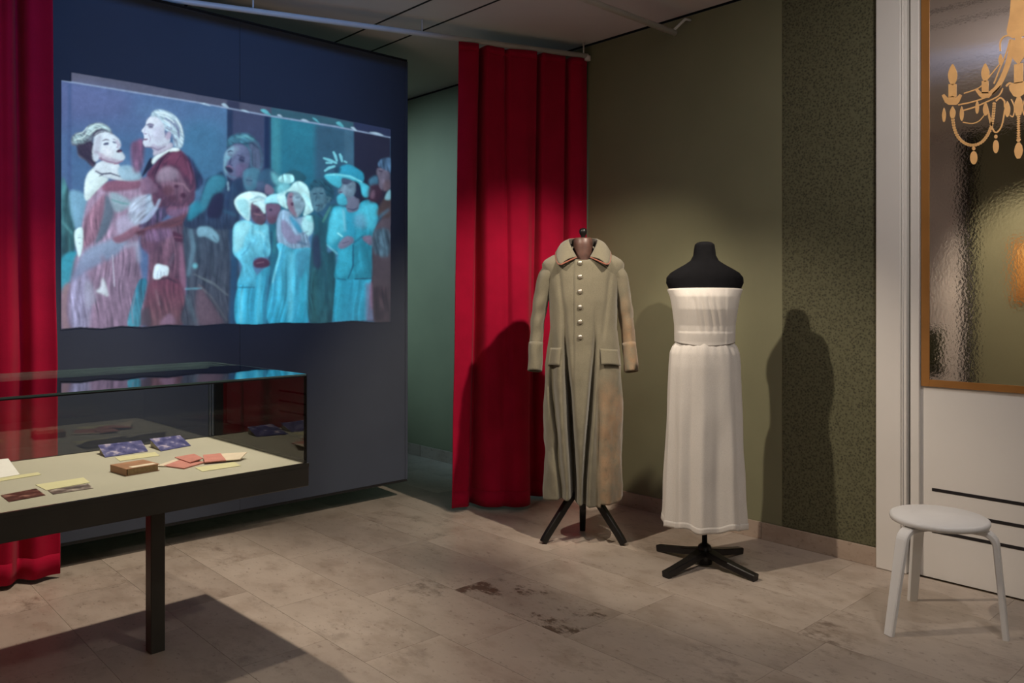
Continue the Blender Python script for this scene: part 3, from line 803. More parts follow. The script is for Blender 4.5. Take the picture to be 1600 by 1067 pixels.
# tripod stand carrying the coat
cs = tag(empty('tailor_stand', CP, CROT), 'dark wooden tripod stand with turned knob inside the military coat', 'dress stand')
lathe('neck_block', [(.046, 1.47), (.050, 1.52), (.052, 1.60), (.050, 1.632), (.044, 1.638), (.012, 1.640)], M['neck_wood'], cs, 28)
lathe('knob', [(.014, 1.637), (.011, 1.646), (.016, 1.654), (.021, 1.664), (.022, 1.676), (.017, 1.687), (.006, 1.692)], M['iron'], cs, 24)
lathe('pole', [(.014, .16), (.014, 1.48)], M['iron'], cs, 16)
lathe('hub', [(.02, .20), (.034, .22), (.036, .30), (.022, .33)], M['iron'], cs, 20)
for ang in (205, 335, 90):
    a = math.radians(ang); d = Vector((math.cos(a), math.sin(a), 0)); s = Vector((-d.y, d.x, 0))
    rr = .235 if ang != 90 else .16
    P = smooth_path([d * .02 + Vector((0, 0, .262)), d * .07 + Vector((0, 0, .235)), d * (rr * .62) + Vector((0, 0, .135)), d * (rr * .90) + Vector((0, 0, .045)), d * rr + Vector((0, 0, .008))], 5)
    w = [.042 - .012 * i / (len(P) - 1) for i in range(len(P))]; strip('leg', P, w, .036, cs, M['iron'], s)

# --- white strapless gown ------------------------------------------
DP = Vector((3.396, 2.262, 0)); DROT = YAW - math.radians(8)
BT = [(1.588, .020, .020, 0), (1.584, .036, .036, 0), (1.574, .047, .047, 0), (1.55, .051, .05, 0), (1.52, .055, .054, 0), (1.495, .068, .060, 0), (1.475, .098, .066, 0), (1.455, .134, .074, 0),
      (1.435, .166, .082, 0), (1.412, .184, .089, 0), (1.385, .186, .094, 0), (1.355, .172, .098, -.004), (1.32, .158, .104, -.012), (1.26, .147, .104, -.012),
      (1.18, .137, .094, -.004), (1.10, .136, .092, 0), (1.05, .14, .095, 0), (.98, .15, .1, 0), (.95, .12, .08, 0)]
def form_pt(a, z, out=0):
    rx, ry, y0 = interp(BT, z); c, s = sup(a, 2.15); return Vector(((rx + out) * c, (ry + out) * s + y0, z))
fs_ = tag(empty('dress_form', DP, DROT), 'black jersey dress form on a four-footed base under the white gown', 'dress form')
NA = 72; zs = [z for z, *_ in BT]; zz = []
for a, b in zip(zs, zs[1:]): zz += [a + (b - a) * k / 3 for k in range(3)]
zz.append(zs[-1]); vs, fs = [], []
for z in zz:
    for i in range(NA): vs.append(form_pt(2 * PI * i / NA, z))
for j in range(len(zz) - 1):
    for i in range(NA): a, b = j * NA + i, j * NA + (i + 1) % NA; fs.append((a, a + NA, b + NA, b))
fs += [tuple(range(NA)), tuple(range((len(zz) - 1) * NA, len(zz) * NA))[::-1]]
mesh('torso', vs, fs, M['stand_black'], fs_, True)
lathe('pole', [(.013, .03), (.013, .97)], M['iron'], fs_, 16)
lathe('hub', [(.036, .010), (.038, .075), (.030, .098), (.017, .108)], M['iron'], fs_, 24)
for ang in (45, 135, 225, 315):
    a = math.radians(ang + 2); d = Vector((math.cos(a), math.sin(a), 0)); s = Vector((-d.y, d.x, 0))
    strip('foot', [d * .028 + Vector((0, 0, .066)), d * .12 + Vector((0, 0, .044)), d * .24 + Vector((0, 0, .024)), d * .292 + Vector((0, 0, .0165))], [.056, .046, .040, .040], .032, fs_, M['iron'], s)
gown = tag(empty('white_gown', DP, DROT), 'white strapless satin gown with fitted bodice and long skirt', 'dress')
def bod_pt(a, z):
    p = form_pt(a, z, .006); c, s = sup(a, 2.15); fr = sstep(.2, .6, -s); x = p.x
    # soft diagonal wrinkles over the midriff
    k = sstep(1.125, 1.18, z) * sstep(1.345, 1.30, z) * fr
    for x0, sl, am in ((-.062, .30, .0045), (-.030, .28, .0055), (.005, .30, .006), (.035, .26, .0045)):
        p.y += am * k * g(x, x0 + sl * (1.32 - z) * .55, .010) - am * .6 * k * g(x, x0 + .018 + sl * (1.32 - z) * .55, .010)
    # lower band stands slightly proud, side panels too
    p.y -= .0035 * sstep(1.150, 1.144, z) * fr; p.y -= .003 * fr * (sstep(.088, .094, abs(x)))
    return p
NA, NZ = 160, 60; vs, fs = [], []
for j in range(NZ + 1):
    t = j / NZ
    for i in range(NA):
        a = 2 * PI * i / NA; s = math.sin(a); zt_ = 1.352 + .006 * max(0, -s) ; zb_ = 1.098 - .016 * max(0, -s) ** 2
        vs.append(bod_pt(a, zt_ + (zb_ - zt_) * t))
for j in range(NZ):
    for i in range(NA): a, b = j * NA + i, j * NA + (i + 1) % NA; fs.append((a, a + NA, b + NA, b))
bo = solid(mesh('bodice', vs, fs, M['bodice'], gown, True), .004, 1)
tube('hem_cord', [vs[NZ * NA + i] for i in range(NA)] + [vs[NZ * NA]], .0035, M['cord'], bo, 8)
tube('top_edge', [vs[i] for i in range(NA)] + [vs[0]], .0035, M['bodice'], bo, 8)
ST = [(1.115, .132, .092), (1.095, .140, .100), (1.075, .156, .112), (1.045, .168, .122), (.98, .174, .130), (.85, .177, .136), (.6, .184, .148), (.4, .191, .158), (.205, .199, .168)]
def skirt_pt(a, z):
    rx, ry = interp(ST, z); c, s = sup(a, 2.1)
    lo = sstep(1.05, .3, z)
    f = 0
    for k, (a0, w, am) in enumerate(((3.45, .10, -.012), (3.75, .12, .014), (4.05, .10, -.012), (4.32, .09, .010), (4.62, .11, -.014), (4.95, .17, .016), (5.32, .11, -.010), (5.6, .10, .013), (5.9, .12, -.012), (6.2, .1, .012))):
        f -= am * g(a, a0 + .04 * math.sin(k + 3 * z), w)
    f *= .22 + .75 * lo
    f += .012 * lo * math.sin(7 * a) * (1 if s > 0 else .25)
    gat = .0012 * math.sin(a * 26) * sstep(1.0, 1.07, z)
    w = .004 * noise.noise(Vector((c * 3, s * 3, z * 6)))
    r = f + gat + w
    return Vector(((rx + r) * c, (ry + r) * s, z))
NA, NZ = 240, 90; vs, fs = [], []
for j in range(NZ + 1):
    t = j / NZ
    for i in range(NA):
        a = 2 * PI * i / NA; zb_ = .205 + .007 * math.sin(5 * a) + .004 * math.sin(11 * a)
        vs.append(skirt_pt(a, 1.115 + (zb_ - 1.115) * t))
for j in range(NZ):
    for i in range(NA): a, b = j * NA + i, j * NA + (i + 1) % NA; fs.append((a, a + NA, b + NA, b))
sk = solid(mesh('skirt', vs, fs, M['skirt'], gown, True), .003, -1)
hv, hf = [], []
for j in range(NZ - 3, NZ + 1):
    for i in range(NA):
        v = Vector(vs[j * NA + i]); hv.append(v + Vector((v.x, v.y, 0)).normalized() * .0015)
for j in range(3):
    for i in range(NA): a, b = j * NA + i, j * NA + (i + 1) % NA; hf.append((a, a + NA, b + NA, b))
solid(mesh('hem', hv, hf, M['skirt'], sk, True), .0015)
# ------------------------------------------------------------------ film picture on the screen wall, projected light painted as glowing colour
class Canvas:
    K = 2.0; X0, Y0, X1, Y1 = 92, 106, 616, 520
    def __init__(s):
        s.w, s.h = int((s.X1 - s.X0) * s.K), int((s.Y1 - s.Y0) * s.K)
        s.c = np.zeros((s.h, s.w, 3), np.float32); s.a = np.zeros((s.h, s.w), np.float32)
        s.rng = np.random.RandomState(3)
    def crv(s, pts, n=6):
        P = np.array(pts, float); m = len(P); out = []
        for i in range(m):
            p0, p1, p2, p3 = P[i - 1], P[i], P[(i + 1) % m], P[(i + 2) % m]
            for k in range(n):
                t = k / n; out.append(.5 * (2 * p1 + (p2 - p0) * t + (2 * p0 - 5 * p1 + 4 * p2 - p3) * t * t + (3 * p1 - p0 - 3 * p2 + p3) * t ** 3))
        return np.array(out)
    def blur(s, m, r):
        r = int(round(r * s.K))
        if r < 1: return m
        for ax in (0, 1):
            for _ in range(2):
                p = np.pad(m, [(r + 1, r) if k == ax else (0, 0) for k in (0, 1)], mode='edge').cumsum(ax)
                n = m.shape[ax]
                m = (np.take(p, range(2 * r + 1, 2 * r + 1 + n), ax) - np.take(p, range(0, n), ax)) / (2 * r + 1)
        return m
    def mask(s, pts, soft, curve):
        P = s.crv(pts) if curve else np.array(pts, float)
        P = (P - (s.X0, s.Y0)) * s.K; pad = int(soft * s.K * 2.5) + 2
        x0, y0 = np.floor(P.min(0)).astype(int) - pad; x1, y1 = np.ceil(P.max(0)).astype(int) + pad
        x0, y0 = max(x0, 0), max(y0, 0); x1, y1 = min(x1, s.w), min(y1, s.h)
        if x1 <= x0 or y1 <= y0: return None
        X = np.arange(x0, x1)[None, :] + .5; Y = np.arange(y0, y1)[:, None] + .5
        ins = np.zeros((y1 - y0, x1 - x0), bool); n = len(P)
        for i in range(n):
            (ax, ay), (bx, by) = P[i], P[(i + 1) % n]
            if ay == by: continue
            cond = (ay > Y) != (by > Y)
            ins ^= cond & (X < (bx - ax) * (Y - ay) / (by - ay) + ax)
        return x0, y0, x1, y1, s.blur(ins.astype(np.float32), soft)
    def streak(s, x0, y0, x1, y1, ang, across, along):
        a = math.radians(ang); X = np.arange(x0, x1)[None, :] / s.K; Y = np.arange(y0, y1)[:, None] / s.K
        X = X + 3 * np.sin(Y / 17.0 + ang); wv = 1.5 * np.sin(X / 9.0)
        u = (-X * math.sin(a) + (Y + wv) * math.cos(a)) / across; v = (X * math.cos(a) + Y * math.sin(a)) / along
        u = u - u.min(); v = v - v.min(); R = s.rng.randn(int(u.max()) + 3, int(v.max()) + 3).astype(np.float32)
        iu, iv = u.astype(int), v.astype(int); fu, fv = u - iu, v - iv; fu = fu * fu * (3 - 2 * fu); fv = fv * fv * (3 - 2 * fv)
        return (R[iu, iv] * (1 - fu) + R[iu + 1, iv] * fu) * (1 - fv) + (R[iu, iv + 1] * (1 - fu) + R[iu + 1, iv + 1] * fu) * fv
    def poly(s, pts, col, alpha=1.0, soft=.8, curve=True, col2=None, horiz=False, tex=0.0, vol=.22, st=None):
        r = s.mask(pts, soft, curve)
        if r is None: return
        x0, y0, x1, y1, m = r; m = (m * alpha)[..., None]
        c = np.array(lin(col), np.float32)[None, None]
        if col2 is not None:
            ys = np.array(pts)[:, 0 if horiz else 1]; lo, hi = ys.min(), ys.max()
            if horiz: t = np.clip(((np.arange(x0, x1) / s.K + s.X0) - lo) / (hi - lo), 0, 1)[None, :, None]
            else: t = np.clip(((np.arange(y0, y1) / s.K + s.Y0) - lo) / (hi - lo), 0, 1)[:, None, None]
            c = c * (1 - t) + np.array(lin(col2), np.float32) * t
        if tex or st:
            # drapery / hair: streaky light and dark running along one direction
            for (ang, ac, al, am) in (st or ((88, 2.6, 26, .16 + tex), (97, 7, 60, .12 + tex * .8), (60, 5, 9, tex * .7))):
                c = c * np.clip(1 + am * .72 * s.streak(x0, y0, x1, y1, ang, ac, al), .35, 2.2)[..., None]
        if curve and vol:
            # rounded modelling: lighter towards the upper left, darker towards the lower right and at the rim
            sz = min(x1 - x0, y1 - y0) / s.K; rr = max(1.0, sz * .14)
            bm_ = s.blur(m[..., 0] / max(alpha, 1e-3), rr); gy, gx_ = np.gradient(bm_)
            sh = np.clip((gx_ * .8 + gy * .5) * rr * s.K * 1.6, -1, 1); rim = np.clip(bm_ * 1.5 - .5, 0, 1)
            c = c * (1 + vol * sh[..., None]) * (1 - .5 * vol * (1 - rim[..., None]))
        s.c[y0:y1, x0:x1] = s.c[y0:y1, x0:x1] * (1 - m) + c * m
    def ell(s, cx, cy, rx, ry, col, alpha=1.0, soft=.8, rot=0.0, **kw):
        a = np.linspace(0, 2 * math.pi, 20, endpoint=False); c, n = math.cos(rot), math.sin(rot)
        s.poly([(cx + rx * math.cos(t) * c - ry * math.sin(t) * n, cy + rx * math.cos(t) * n + ry * math.sin(t) * c) for t in a], col, alpha, soft, False, **kw)
    def line(s, pts, w, col, alpha=1.0, soft=.5):
        if w < 3: w, alpha, soft = w * 1.35, min(1, alpha * 1.1), min(soft, .5)
        P = [np.array(p, float) for p in pts]; L, R = [], []
        n = len(P)
        for i, p in enumerate(P):
            t = P[min(i + 1, n - 1)] - P[max(i - 1, 0)]; t = t / (np.linalg.norm(t) + 1e-6); q = np.array((-t[1], t[0])); k = w / 2 * (1 if 0 < i < n - 1 else .6)
            L.append(tuple(p + q * k)); R.append(tuple(p - q * k))
        s.poly(L + R[::-1], col, alpha, soft, False)

def crop(ox, oy, k): return lambda *a: [(ox + a[i] / k, oy + a[i + 1] / k) for i in range(0, len(a), 2)]
A = crop(90, 100, 5.08); B = crop(200, 150, 5.08); Cc = crop(90, 300, 4.846); D = crop(200, 300, 4.846)
E = crop(310, 140, 5.08); Fc = crop(310, 300, 4.846); Gc = crop(420, 160, 5.615); H = crop(420, 300, 4.85)
def paint():
    k = Canvas()
    P, L, O = k.poly, k.line, k.ell
    # outer frame of the upper, shifted picture
    P([(112, 113), (220, 131), (310, 148), (420, 167), (505, 181), (610.5, 202), (610, 503), (112, 510)], (98, 96, 112), 1, .6, False, (60, 62, 80), True)
    P([(424, 168), (505, 182), (553, 192), (553, 206), (424, 184)], (50, 92, 104), 1, .8, False)
    P([(553, 190), (611, 202), (611, 216), (553, 205)], (42, 48, 76), 1, .8, False)
    P([(355, 156), (374, 160), (374, 172), (355, 168)], (52, 52, 72), 1, .8, False)
    # inner picture backdrop
    P([(96, 126), (112, 128.5), (220, 146), (310, 160.5), (412, 179.5), (525, 198), (610.5, 215), (610, 503), (420, 507), (96, 514)], (92, 104, 148), 1, .6, False, (66, 128, 162), True)
    P([(96, 200), (355, 220), (355, 330), (96, 330)], (70, 112, 150), .7, 14, False)
    P([(112, 133), (200, 146), (190, 180), (112, 175)], (104, 112, 158), .6, 8); P([(280, 200), (350, 200), (350, 300), (300, 300)], (62, 118, 150), .7, 10)
    P([(106, 130), (112, 130), (112, 300), (106, 300)], (72, 92, 135), .7, 1.5, False)
    for i in range(16):
        x, y = 120 + 225 * k.rng.rand(), 160 + 150 * k.rng.rand(); O(x, y, 18 + 16 * k.rng.rand(), 8 + 8 * k.rng.rand(), (104, 140, 178) if i % 2 else (70, 100, 140), .28, 6)
    P([(355, 168), (374, 172), (374, 330), (355, 330)], (36, 52, 80), 1, 1.2, False)
    P([(364, 171), (414, 180), (414, 330), (364, 330)], (66, 70, 98), 1, 1.2, False, (54, 66, 98))
    P([(413, 180), (425, 182), (425, 330), (413, 330)], (22, 40, 72), 1, 1.2, False)
    P([(424.5, 182), (500, 194), (500, 340), (424.5, 340)], (30, 122, 142), 1, 1, False, (20, 98, 122)); P([(424.5, 182), (438, 184), (438, 300), (424.5, 300)], (70, 150, 160), .5, 3, False)
    P([(492, 193), (554, 203), (554, 340), (492, 340)], (50, 88, 108), 1, 4, False, (44, 92, 118)); P([(538, 200), (553, 203), (553, 300), (538, 300)], (66, 106, 128), .7, 2, False)
    P([(553, 203), (611, 215), (611, 503), (553, 503)], (36, 32, 46), 1, 1, False)
    L([(96, 126), (112, 128.5), (220, 146), (310, 160.5), (412, 179.5), (525, 198), (610.5, 215)], 1.6, (150, 165, 195), .75)
    for x0, y0, x1, y1, h in ((312, 161, 330, 166, 2), (346, 163, 358, 169, 4), (376, 172, 390, 176, 2), (407, 172, 424, 181, 5), (433, 180, 442, 183, 2.5), (470, 187, 484, 191, 2.5), (488, 184, 500, 193, 2.5), (525, 192, 538, 199, 5), (548, 199, 558, 205, 3), (577, 207, 600, 212, 2.5)):
        P([(x0, y0), ((x0 + x1) / 2, (y0 + y1) / 2 - h), (x1, y1), ((x0 + x1) / 2, (y0 + y1) / 2 + h * .4)], (175, 200, 220) if x0 not in (407, 488, 525) else (90, 180, 195), .85, .7)
    # left margin figure
    P([(96, 288), (106, 293), (114, 320), (118, 360), (114, 440), (96, 450)], (62, 112, 116), 1, 1.5, True, (48, 92, 98), tex=.2)
    P([(109, 300), (132, 303), (138, 315), (128, 362), (114, 345)], (126, 172, 198), .9, 2)
    L([(103, 300), (106, 380), (100, 420)], 5, (44, 66, 62), .6, 2); L([(96, 345), (113, 365)], 5, (100, 165, 170), .6, 1.5)
    P([(96, 404), (124, 396), (114, 446), (96, 456)], (40, 152, 174), 1, 2, True, (52, 140, 160)); P([(96, 456), (113, 446), (113, 513), (96, 514)], (158, 112, 114), .9, 2.5)
    # --- dancing woman
    P([(142, 300), (160, 290), (190, 285), (224, 278), (228, 330), (216, 388), (224, 450), (222, 511), (112, 513), (114, 420), (126, 385), (130, 345)], (166, 140, 164), 1, 2, True, (140, 112, 136), tex=.10)
    P([(112, 440), (138, 430), (140, 511), (112, 513)], (150, 146, 178), .8, 3, tex=.12)
    P([(140, 330), (163, 304), (167, 328), (157, 366), (130, 386), (131, 350)], (168, 112, 130), .95, 2.2, tex=.12)
    P([(166, 304), (179, 330), (166, 366), (149, 380), (160, 340)], (98, 114, 130), .95, 2); P([(172, 300), (205, 316), (182, 332)], (150, 178, 190), .8, 2); L([(174, 312), (192, 318), (204, 319)], 3, (98, 150, 152), .9, 1)
    P([(112, 440), (130, 395), (178, 372), (206, 362), (186, 396), (150, 416), (120, 434)], (146, 166, 192), .92, 3, True, (128, 138, 172))
    P([(182, 345), (200, 335), (216, 342), (216, 362), (190, 372)], (172, 164, 190), .8, 2.5)
    P([(176, 372), (190, 366), (214, 352), (222, 354), (206, 372), (184, 380)], (156, 86, 98), .9, 1.6)
    P(A(360, 960, 440, 925, 640, 920, 650, 985, 480, 1010, 370, 1010), (158, 84, 100), .9, 1.6)
    P([(204, 314), (228, 305), (250, 304), (250, 322), (236, 336), (214, 352), (203, 340)], (186, 202, 222), .8, 3, st=((140, 3, 14, .3), (150, 7, 20, .2))); L([(206, 335), (232, 318)], 4, (150, 158, 190), .6, 2)
    P([(118, 360), (129, 357), (129.5, 385), (124, 402), (120, 390), (117, 375)], (214, 240, 242), 1, 1.2); L([(121, 372), (127, 371)], 1.5, (110, 130, 140), .8); L([(123, 380), (126, 381)], 1.5, (110, 130, 140), .7)
    P([(150, 455), (157, 449), (161, 434), (170, 462), (158, 459)], (206, 212, 222), .9, 1.6); P([(133, 440), (145, 445), (150, 470), (135, 480)], (166, 164, 186), .7, 3)
    L([(176, 398), (179, 448)], 2.5, (180, 172, 192), .8, 1); L([(190, 392), (204, 450)], 4, (136, 96, 120), .5, 2); L([(160, 400), (168, 425)], 7, (150, 98, 110), .5, 3); L([(196, 385), (214, 380), (218, 410)], 9, (170, 176, 200), .7, 3)
    L([(136, 470), (140, 510)], 3, (178, 168, 190), .6, 1.5); L([(160, 480), (156, 512)], 6, (128, 100, 124), .4, 3)
    P(D(85, 670, 155, 680, 130, 800, 100, 900, 92, 1015, 0, 1015, 20, 880), (22, 118, 144), .95, 1.2, True, (60, 150, 172), tex=.12); L(D(60, 760, 30, 900, 40, 1000), 2, (130, 140, 160), .6)
    # shoulder, neck, hair, face
    P(A(220, 930, 250, 860, 300, 825, 345, 880, 405, 912, 360, 960, 300, 1020, 240, 1085, 214, 1050), (214, 230, 232), 1, 1.2)
    P(A(290, 850, 300, 800, 380, 765, 475, 790, 520, 840, 600, 830, 640, 900, 520, 925, 400, 905, 330, 880), (206, 216, 226), 1, 1)
    P(A(480, 830, 560, 805, 650, 850, 650, 920, 520, 920), (150, 184, 204), .9, 1.4); L(A(300, 848, 350, 875, 420, 868, 500, 895), 2, (84, 84, 104), .9, .7); L(A(330, 890, 360, 882), 1.5, (70, 70, 90), .9)
    P(A(110, 590, 150, 548, 210, 540, 245, 490, 330, 468, 400, 495, 440, 560, 400, 570, 350, 535, 300, 565, 278, 630, 280, 700, 305, 780, 278, 818, 225, 768, 170, 735, 152, 655, 118, 645), (104, 108, 122), 1, .9, st=((20, 1.6, 9, .45), (60, 3, 14, .3)))
    P(A(160, 625, 215, 590, 295, 640, 288, 700, 272, 720, 302, 790, 276, 815, 220, 760, 165, 720), (62, 46, 60), .95, 1.4, st=((70, 1.6, 10, .4),)); P(A(120, 590, 160, 555, 205, 560, 230, 610, 180, 630, 130, 630), (160, 188, 192), .75, 1.8, st=((30, 1.4, 5, .5),))
    P(A(225, 540, 260, 490, 335, 472, 400, 500, 420, 540, 330, 510, 270, 560, 235, 590), (186, 212, 216), .85, 1.6, st=((25, 1.4, 9, .35),)); L(A(345, 515, 385, 530, 410, 560), 3, (70, 62, 82), .8, 1); L(A(240, 620, 275, 580), 3, (130, 150, 160), .7, 1); L(A(280, 560, 320, 540, 350, 525), 2.5, (80, 62, 80), .7, 1)
    P(A(298, 565, 350, 535, 430, 555, 488, 600, 502, 648, 490, 682, 512, 700, 536, 740, 512, 770, 450, 785, 380, 772, 330, 745, 278, 722, 286, 640), (212, 222, 234), 1, .8)
    P(A(300, 690, 380, 720, 470, 760, 520, 765, 440, 790, 370, 775, 300, 735), (176, 150, 174), .7, 1.6); L(A(365, 640, 385, 632, 405, 640), 2.4, (104, 112, 140), .9, .6); L(A(440, 618, 468, 628), 2, (110, 116, 140), .8, .6); L(A(365, 605, 405, 600), 1.2, (150, 150, 170), .7)
    L(A(470, 600, 500, 650, 480, 662), 1.4, (160, 140, 165), .8); L(A(472, 694, 490, 686, 512, 692), 3, (96, 52, 74), .95, .5); O(*A(305, 740)[0], 5, 7, (196, 206, 220), .9, 1); L(A(345, 740, 350, 770), 2, (110, 80, 100), .7); L(A(450, 795, 490, 788), 2.5, (150, 96, 120), .7, 1)
    P(A(300, 600, 345, 560, 350, 620, 330, 700, 300, 720, 285, 690), (176, 176, 196), .6, 2.2); P(A(355, 655, 420, 660, 450, 700, 430, 745, 370, 730), (226, 226, 234), .6, 2.6)
    O(*A(387, 634)[0], 4.4, 1.9, (84, 88, 118), .95, .5, -.25); O(*A(450, 622)[0], 2.8, 1.4, (96, 100, 128), .9, .5, .3); L(A(355, 612, 385, 600, 412, 606), 1.6, (120, 112, 130), .9); L(A(438, 596, 462, 604), 1.4, (130, 122, 142), .8)
    L(A(462, 610, 484, 648, 470, 664, 484, 670), 1.5, (158, 140, 166), .9); O(*A(490, 693)[0], 4.6, 2.3, (84, 44, 64), 1, .5, -.15); O(*A(500, 700)[0], 2, 1, (190, 150, 160), .6, .5); L(A(330, 745, 400, 775, 470, 790, 520, 768), 2.0, (150, 110, 134), .7)
    for a_ in ((150, 560, 200, 545, 240, 500), (160, 600, 210, 580, 250, 530), (240, 520, 300, 480, 360, 480), (130, 610, 170, 590, 200, 600), (250, 560, 300, 520, 345, 505)): L(A(*a_), 1.5, (206, 226, 226), .7)
    for a_ in ((210, 650, 250, 620, 285, 640), (190, 690, 240, 680, 280, 720), (200, 720, 250, 750, 290, 790), (290, 575, 330, 545, 370, 540)): L(A(*a_), 1.7, (52, 36, 52), .7)
    # --- man in the red jacket
    P(B(25, 400, 70, 355, 115, 345, 132, 390, 112, 580, 45, 600), (136, 70, 96), .8, 2.4, True, (150, 98, 126), tex=.1)
    P(B(440, 470, 500, 490, 560, 590, 602, 660, 580, 725, 520, 740, 470, 560), (40, 46, 76), .95, 1.8, tex=.25)
    P([(228, 352), (236, 340), (262, 350), (295, 350), (298, 395), (290, 440), (287, 507), (228, 509), (231, 440), (232, 395), (222, 388), (219, 372)], (118, 82, 98), 1, 2, True, (122, 62, 74), tex=.16)
    P(B(205, 545, 300, 450, 405, 425, 470, 490, 522, 600, 535, 720, 520, 850, 440, 890, 300, 900, 200, 860, 180, 700, 150, 620), (112, 34, 54), 1, 1.5, True, (112, 66, 84), st=((120, 3, 22, .25), (60, 6, 24, .2)))
    P(B(330, 470, 410, 450, 460, 530, 500, 640, 470, 640, 400, 560, 330, 530), (142, 56, 74), .8, 2); L(B(240, 560, 215, 640, 235, 700), 3, (70, 20, 40), .8, 1.2); L(B(300, 470, 340, 480, 290, 530), 2.5, (150, 60, 76), .7, 1.2)
    P(B(160, 520, 190, 490, 200, 540, 165, 590, 110, 640), (24, 22, 42), 1, 1)
    P(B(228, 640, 262, 585, 330, 562, 400, 600, 440, 670, 482, 720, 500, 800, 440, 850, 360, 840, 300, 800, 282, 735, 230, 690), (146, 112, 130), .85, 2.0, True, (124, 66, 80), tex=.1)
    P(B(230, 640, 262, 585, 330, 562, 395, 600, 380, 660, 250, 680), (158, 140, 158), .7, 2.4); O(*B(385, 718)[0], 4, 3, (96, 34, 46), .9, 1); O(*B(440, 790)[0], 4.5, 4, (90, 26, 38), .9, 1); O(*B(320, 750)[0], 9, 8, (112, 44, 40), .7, 2); L(B(350, 690, 440, 700, 490, 760), 3, (170, 120, 134), .7, 1); O(*B(350, 810)[0], 8, 5, (84, 24, 28), .7, 2)
    P(B(150, 640, 210, 690, 240, 760, 120, 780, 100, 700), (140, 98, 120), .9, 1.6)
    P(D(80, 260, 200, 140, 300, 110, 300, 180, 180, 260), (90, 72, 102), .9, 1.6, tex=.35); P(D(90, 240, 150, 170, 200, 120, 230, 60, 250, 60, 210, 150, 150, 220), (176, 190, 220), .8, 1.2)
    P(D(60, 298, 200, 250, 350, 190, 490, 140, 502, 232, 350, 266, 200, 300, 90, 332), (120, 54, 50), .95, 1.8, True, st=((160, 3, 30, .22), (150, 6, 12, .15))); L(D(70, 310, 160, 290), 3, (90, 28, 34), .8, 1); P(D(300, 120, 450, 110, 490, 150, 330, 190), (140, 84, 106), .7, 1.6, tex=.2)
    P(D(150, 290, 300, 275, 330, 330, 200, 390, 140, 360), (136, 108, 146), .6, 2.5, tex=.2); P(D(120, 380, 230, 380, 200, 460, 130, 460), (112, 66, 84), .6, 2)
    P(D(340, 300, 400, 320, 460, 330, 460, 400, 400, 380, 360, 370), (96, 34, 48), .95, 1.2); L(D(350, 340, 430, 350), 1.5, (150, 80, 96), .7)
    P(D(395, 420, 470, 400, 455, 600, 430, 770, 400, 760), (150, 96, 118), .8, 2); P(D(170, 690, 400, 685, 420, 1005, 150, 1010), (126, 54, 66), .9, 2, True, (110, 66, 66), tex=.12); L(D(210, 740, 240, 860), 4, (150, 120, 128), .5, 1.5); P(D(240, 1000, 320, 920, 360, 1000), (150, 112, 136), .7, 2); P(D(105, 900, 160, 880, 170, 1010, 100, 1010), (70, 62, 70), .8, 2)
    L(D(230, 665, 300, 650, 380, 690), 4, (66, 44, 54), .8, 1.2); L(D(350, 470, 310, 560), 5, (130, 120, 140), .5, 2)
    P(D(195, 600, 215, 548, 270, 555, 308, 572, 302, 632, 270, 635, 235, 660, 195, 655), (212, 228, 240), 1, .9); L(D(228, 600, 222, 655), 1, (140, 150, 175), .8); L(D(250, 600, 250, 645), 1, (140, 150, 175), .8); L(D(272, 600, 278, 635), 1, (140, 150, 175), .8)
    # man's head
    P(B(195, 505, 240, 460, 330, 418, 395, 412, 405, 436, 320, 446, 250, 492, 200, 540), (226, 240, 242), 1, .9)
    P(B(200, 470, 220, 420, 330, 370, 360, 400, 300, 440, 230, 470), (190, 186, 204), 1, 1)
    P(B(185, 162, 240, 168, 292, 228, 292, 300, 335, 340, 318, 385, 250, 430, 205, 432, 188, 408, 140, 405, 120, 372, 130, 340, 124, 298, 110, 275, 140, 235, 150, 200), (206, 212, 228), 1, .7)
    P(B(190, 380, 260, 400, 320, 360, 250, 432, 205, 434), (170, 156, 182), .7, 1.5); L(B(160, 240, 180, 232, 205, 240), 2.2, (118, 110, 142), .9, .6); L(B(140, 250, 130, 290), 1.3, (160, 150, 178), .7); L(B(125, 345, 150, 342), 1.6, (140, 100, 128), .9, .5); L(B(160, 255, 200, 262), 2, (176, 160, 186), .6, 1)
    P(B(185, 162, 205, 120, 270, 110, 350, 140, 410, 200, 440, 285, 442, 360, 425, 410, 385, 405, 365, 380, 352, 300, 300, 270, 285, 228, 240, 172), (182, 206, 220), 1, .9, st=((35, 1.5, 14, .22), (60, 3, 10, .15)))
    L(B(360, 190, 395, 250, 405, 330), 4, (118, 124, 158), .8, 1.2); L(B(290, 170, 340, 220, 350, 270), 2.5, (132, 142, 172), .7, 1); L(B(300, 250, 340, 275), 2.5, (120, 122, 150), .7, 1); L(B(380, 340, 395, 400), 3.5, (92, 84, 118), .8, 1); O(*B(322, 315)[0], 4, 7, (186, 170, 194), .95, .8, .3); L(B(300, 285, 295, 330), 2, (140, 126, 156), .7); L(B(230, 130, 320, 150), 3, (224, 240, 244), .7, 1)
    P(B(150, 200, 185, 170, 235, 180, 230, 215, 170, 225), (222, 226, 236), .6, 2); P(B(215, 250, 280, 260, 285, 330, 240, 370, 200, 330), (188, 184, 208), .55, 3)
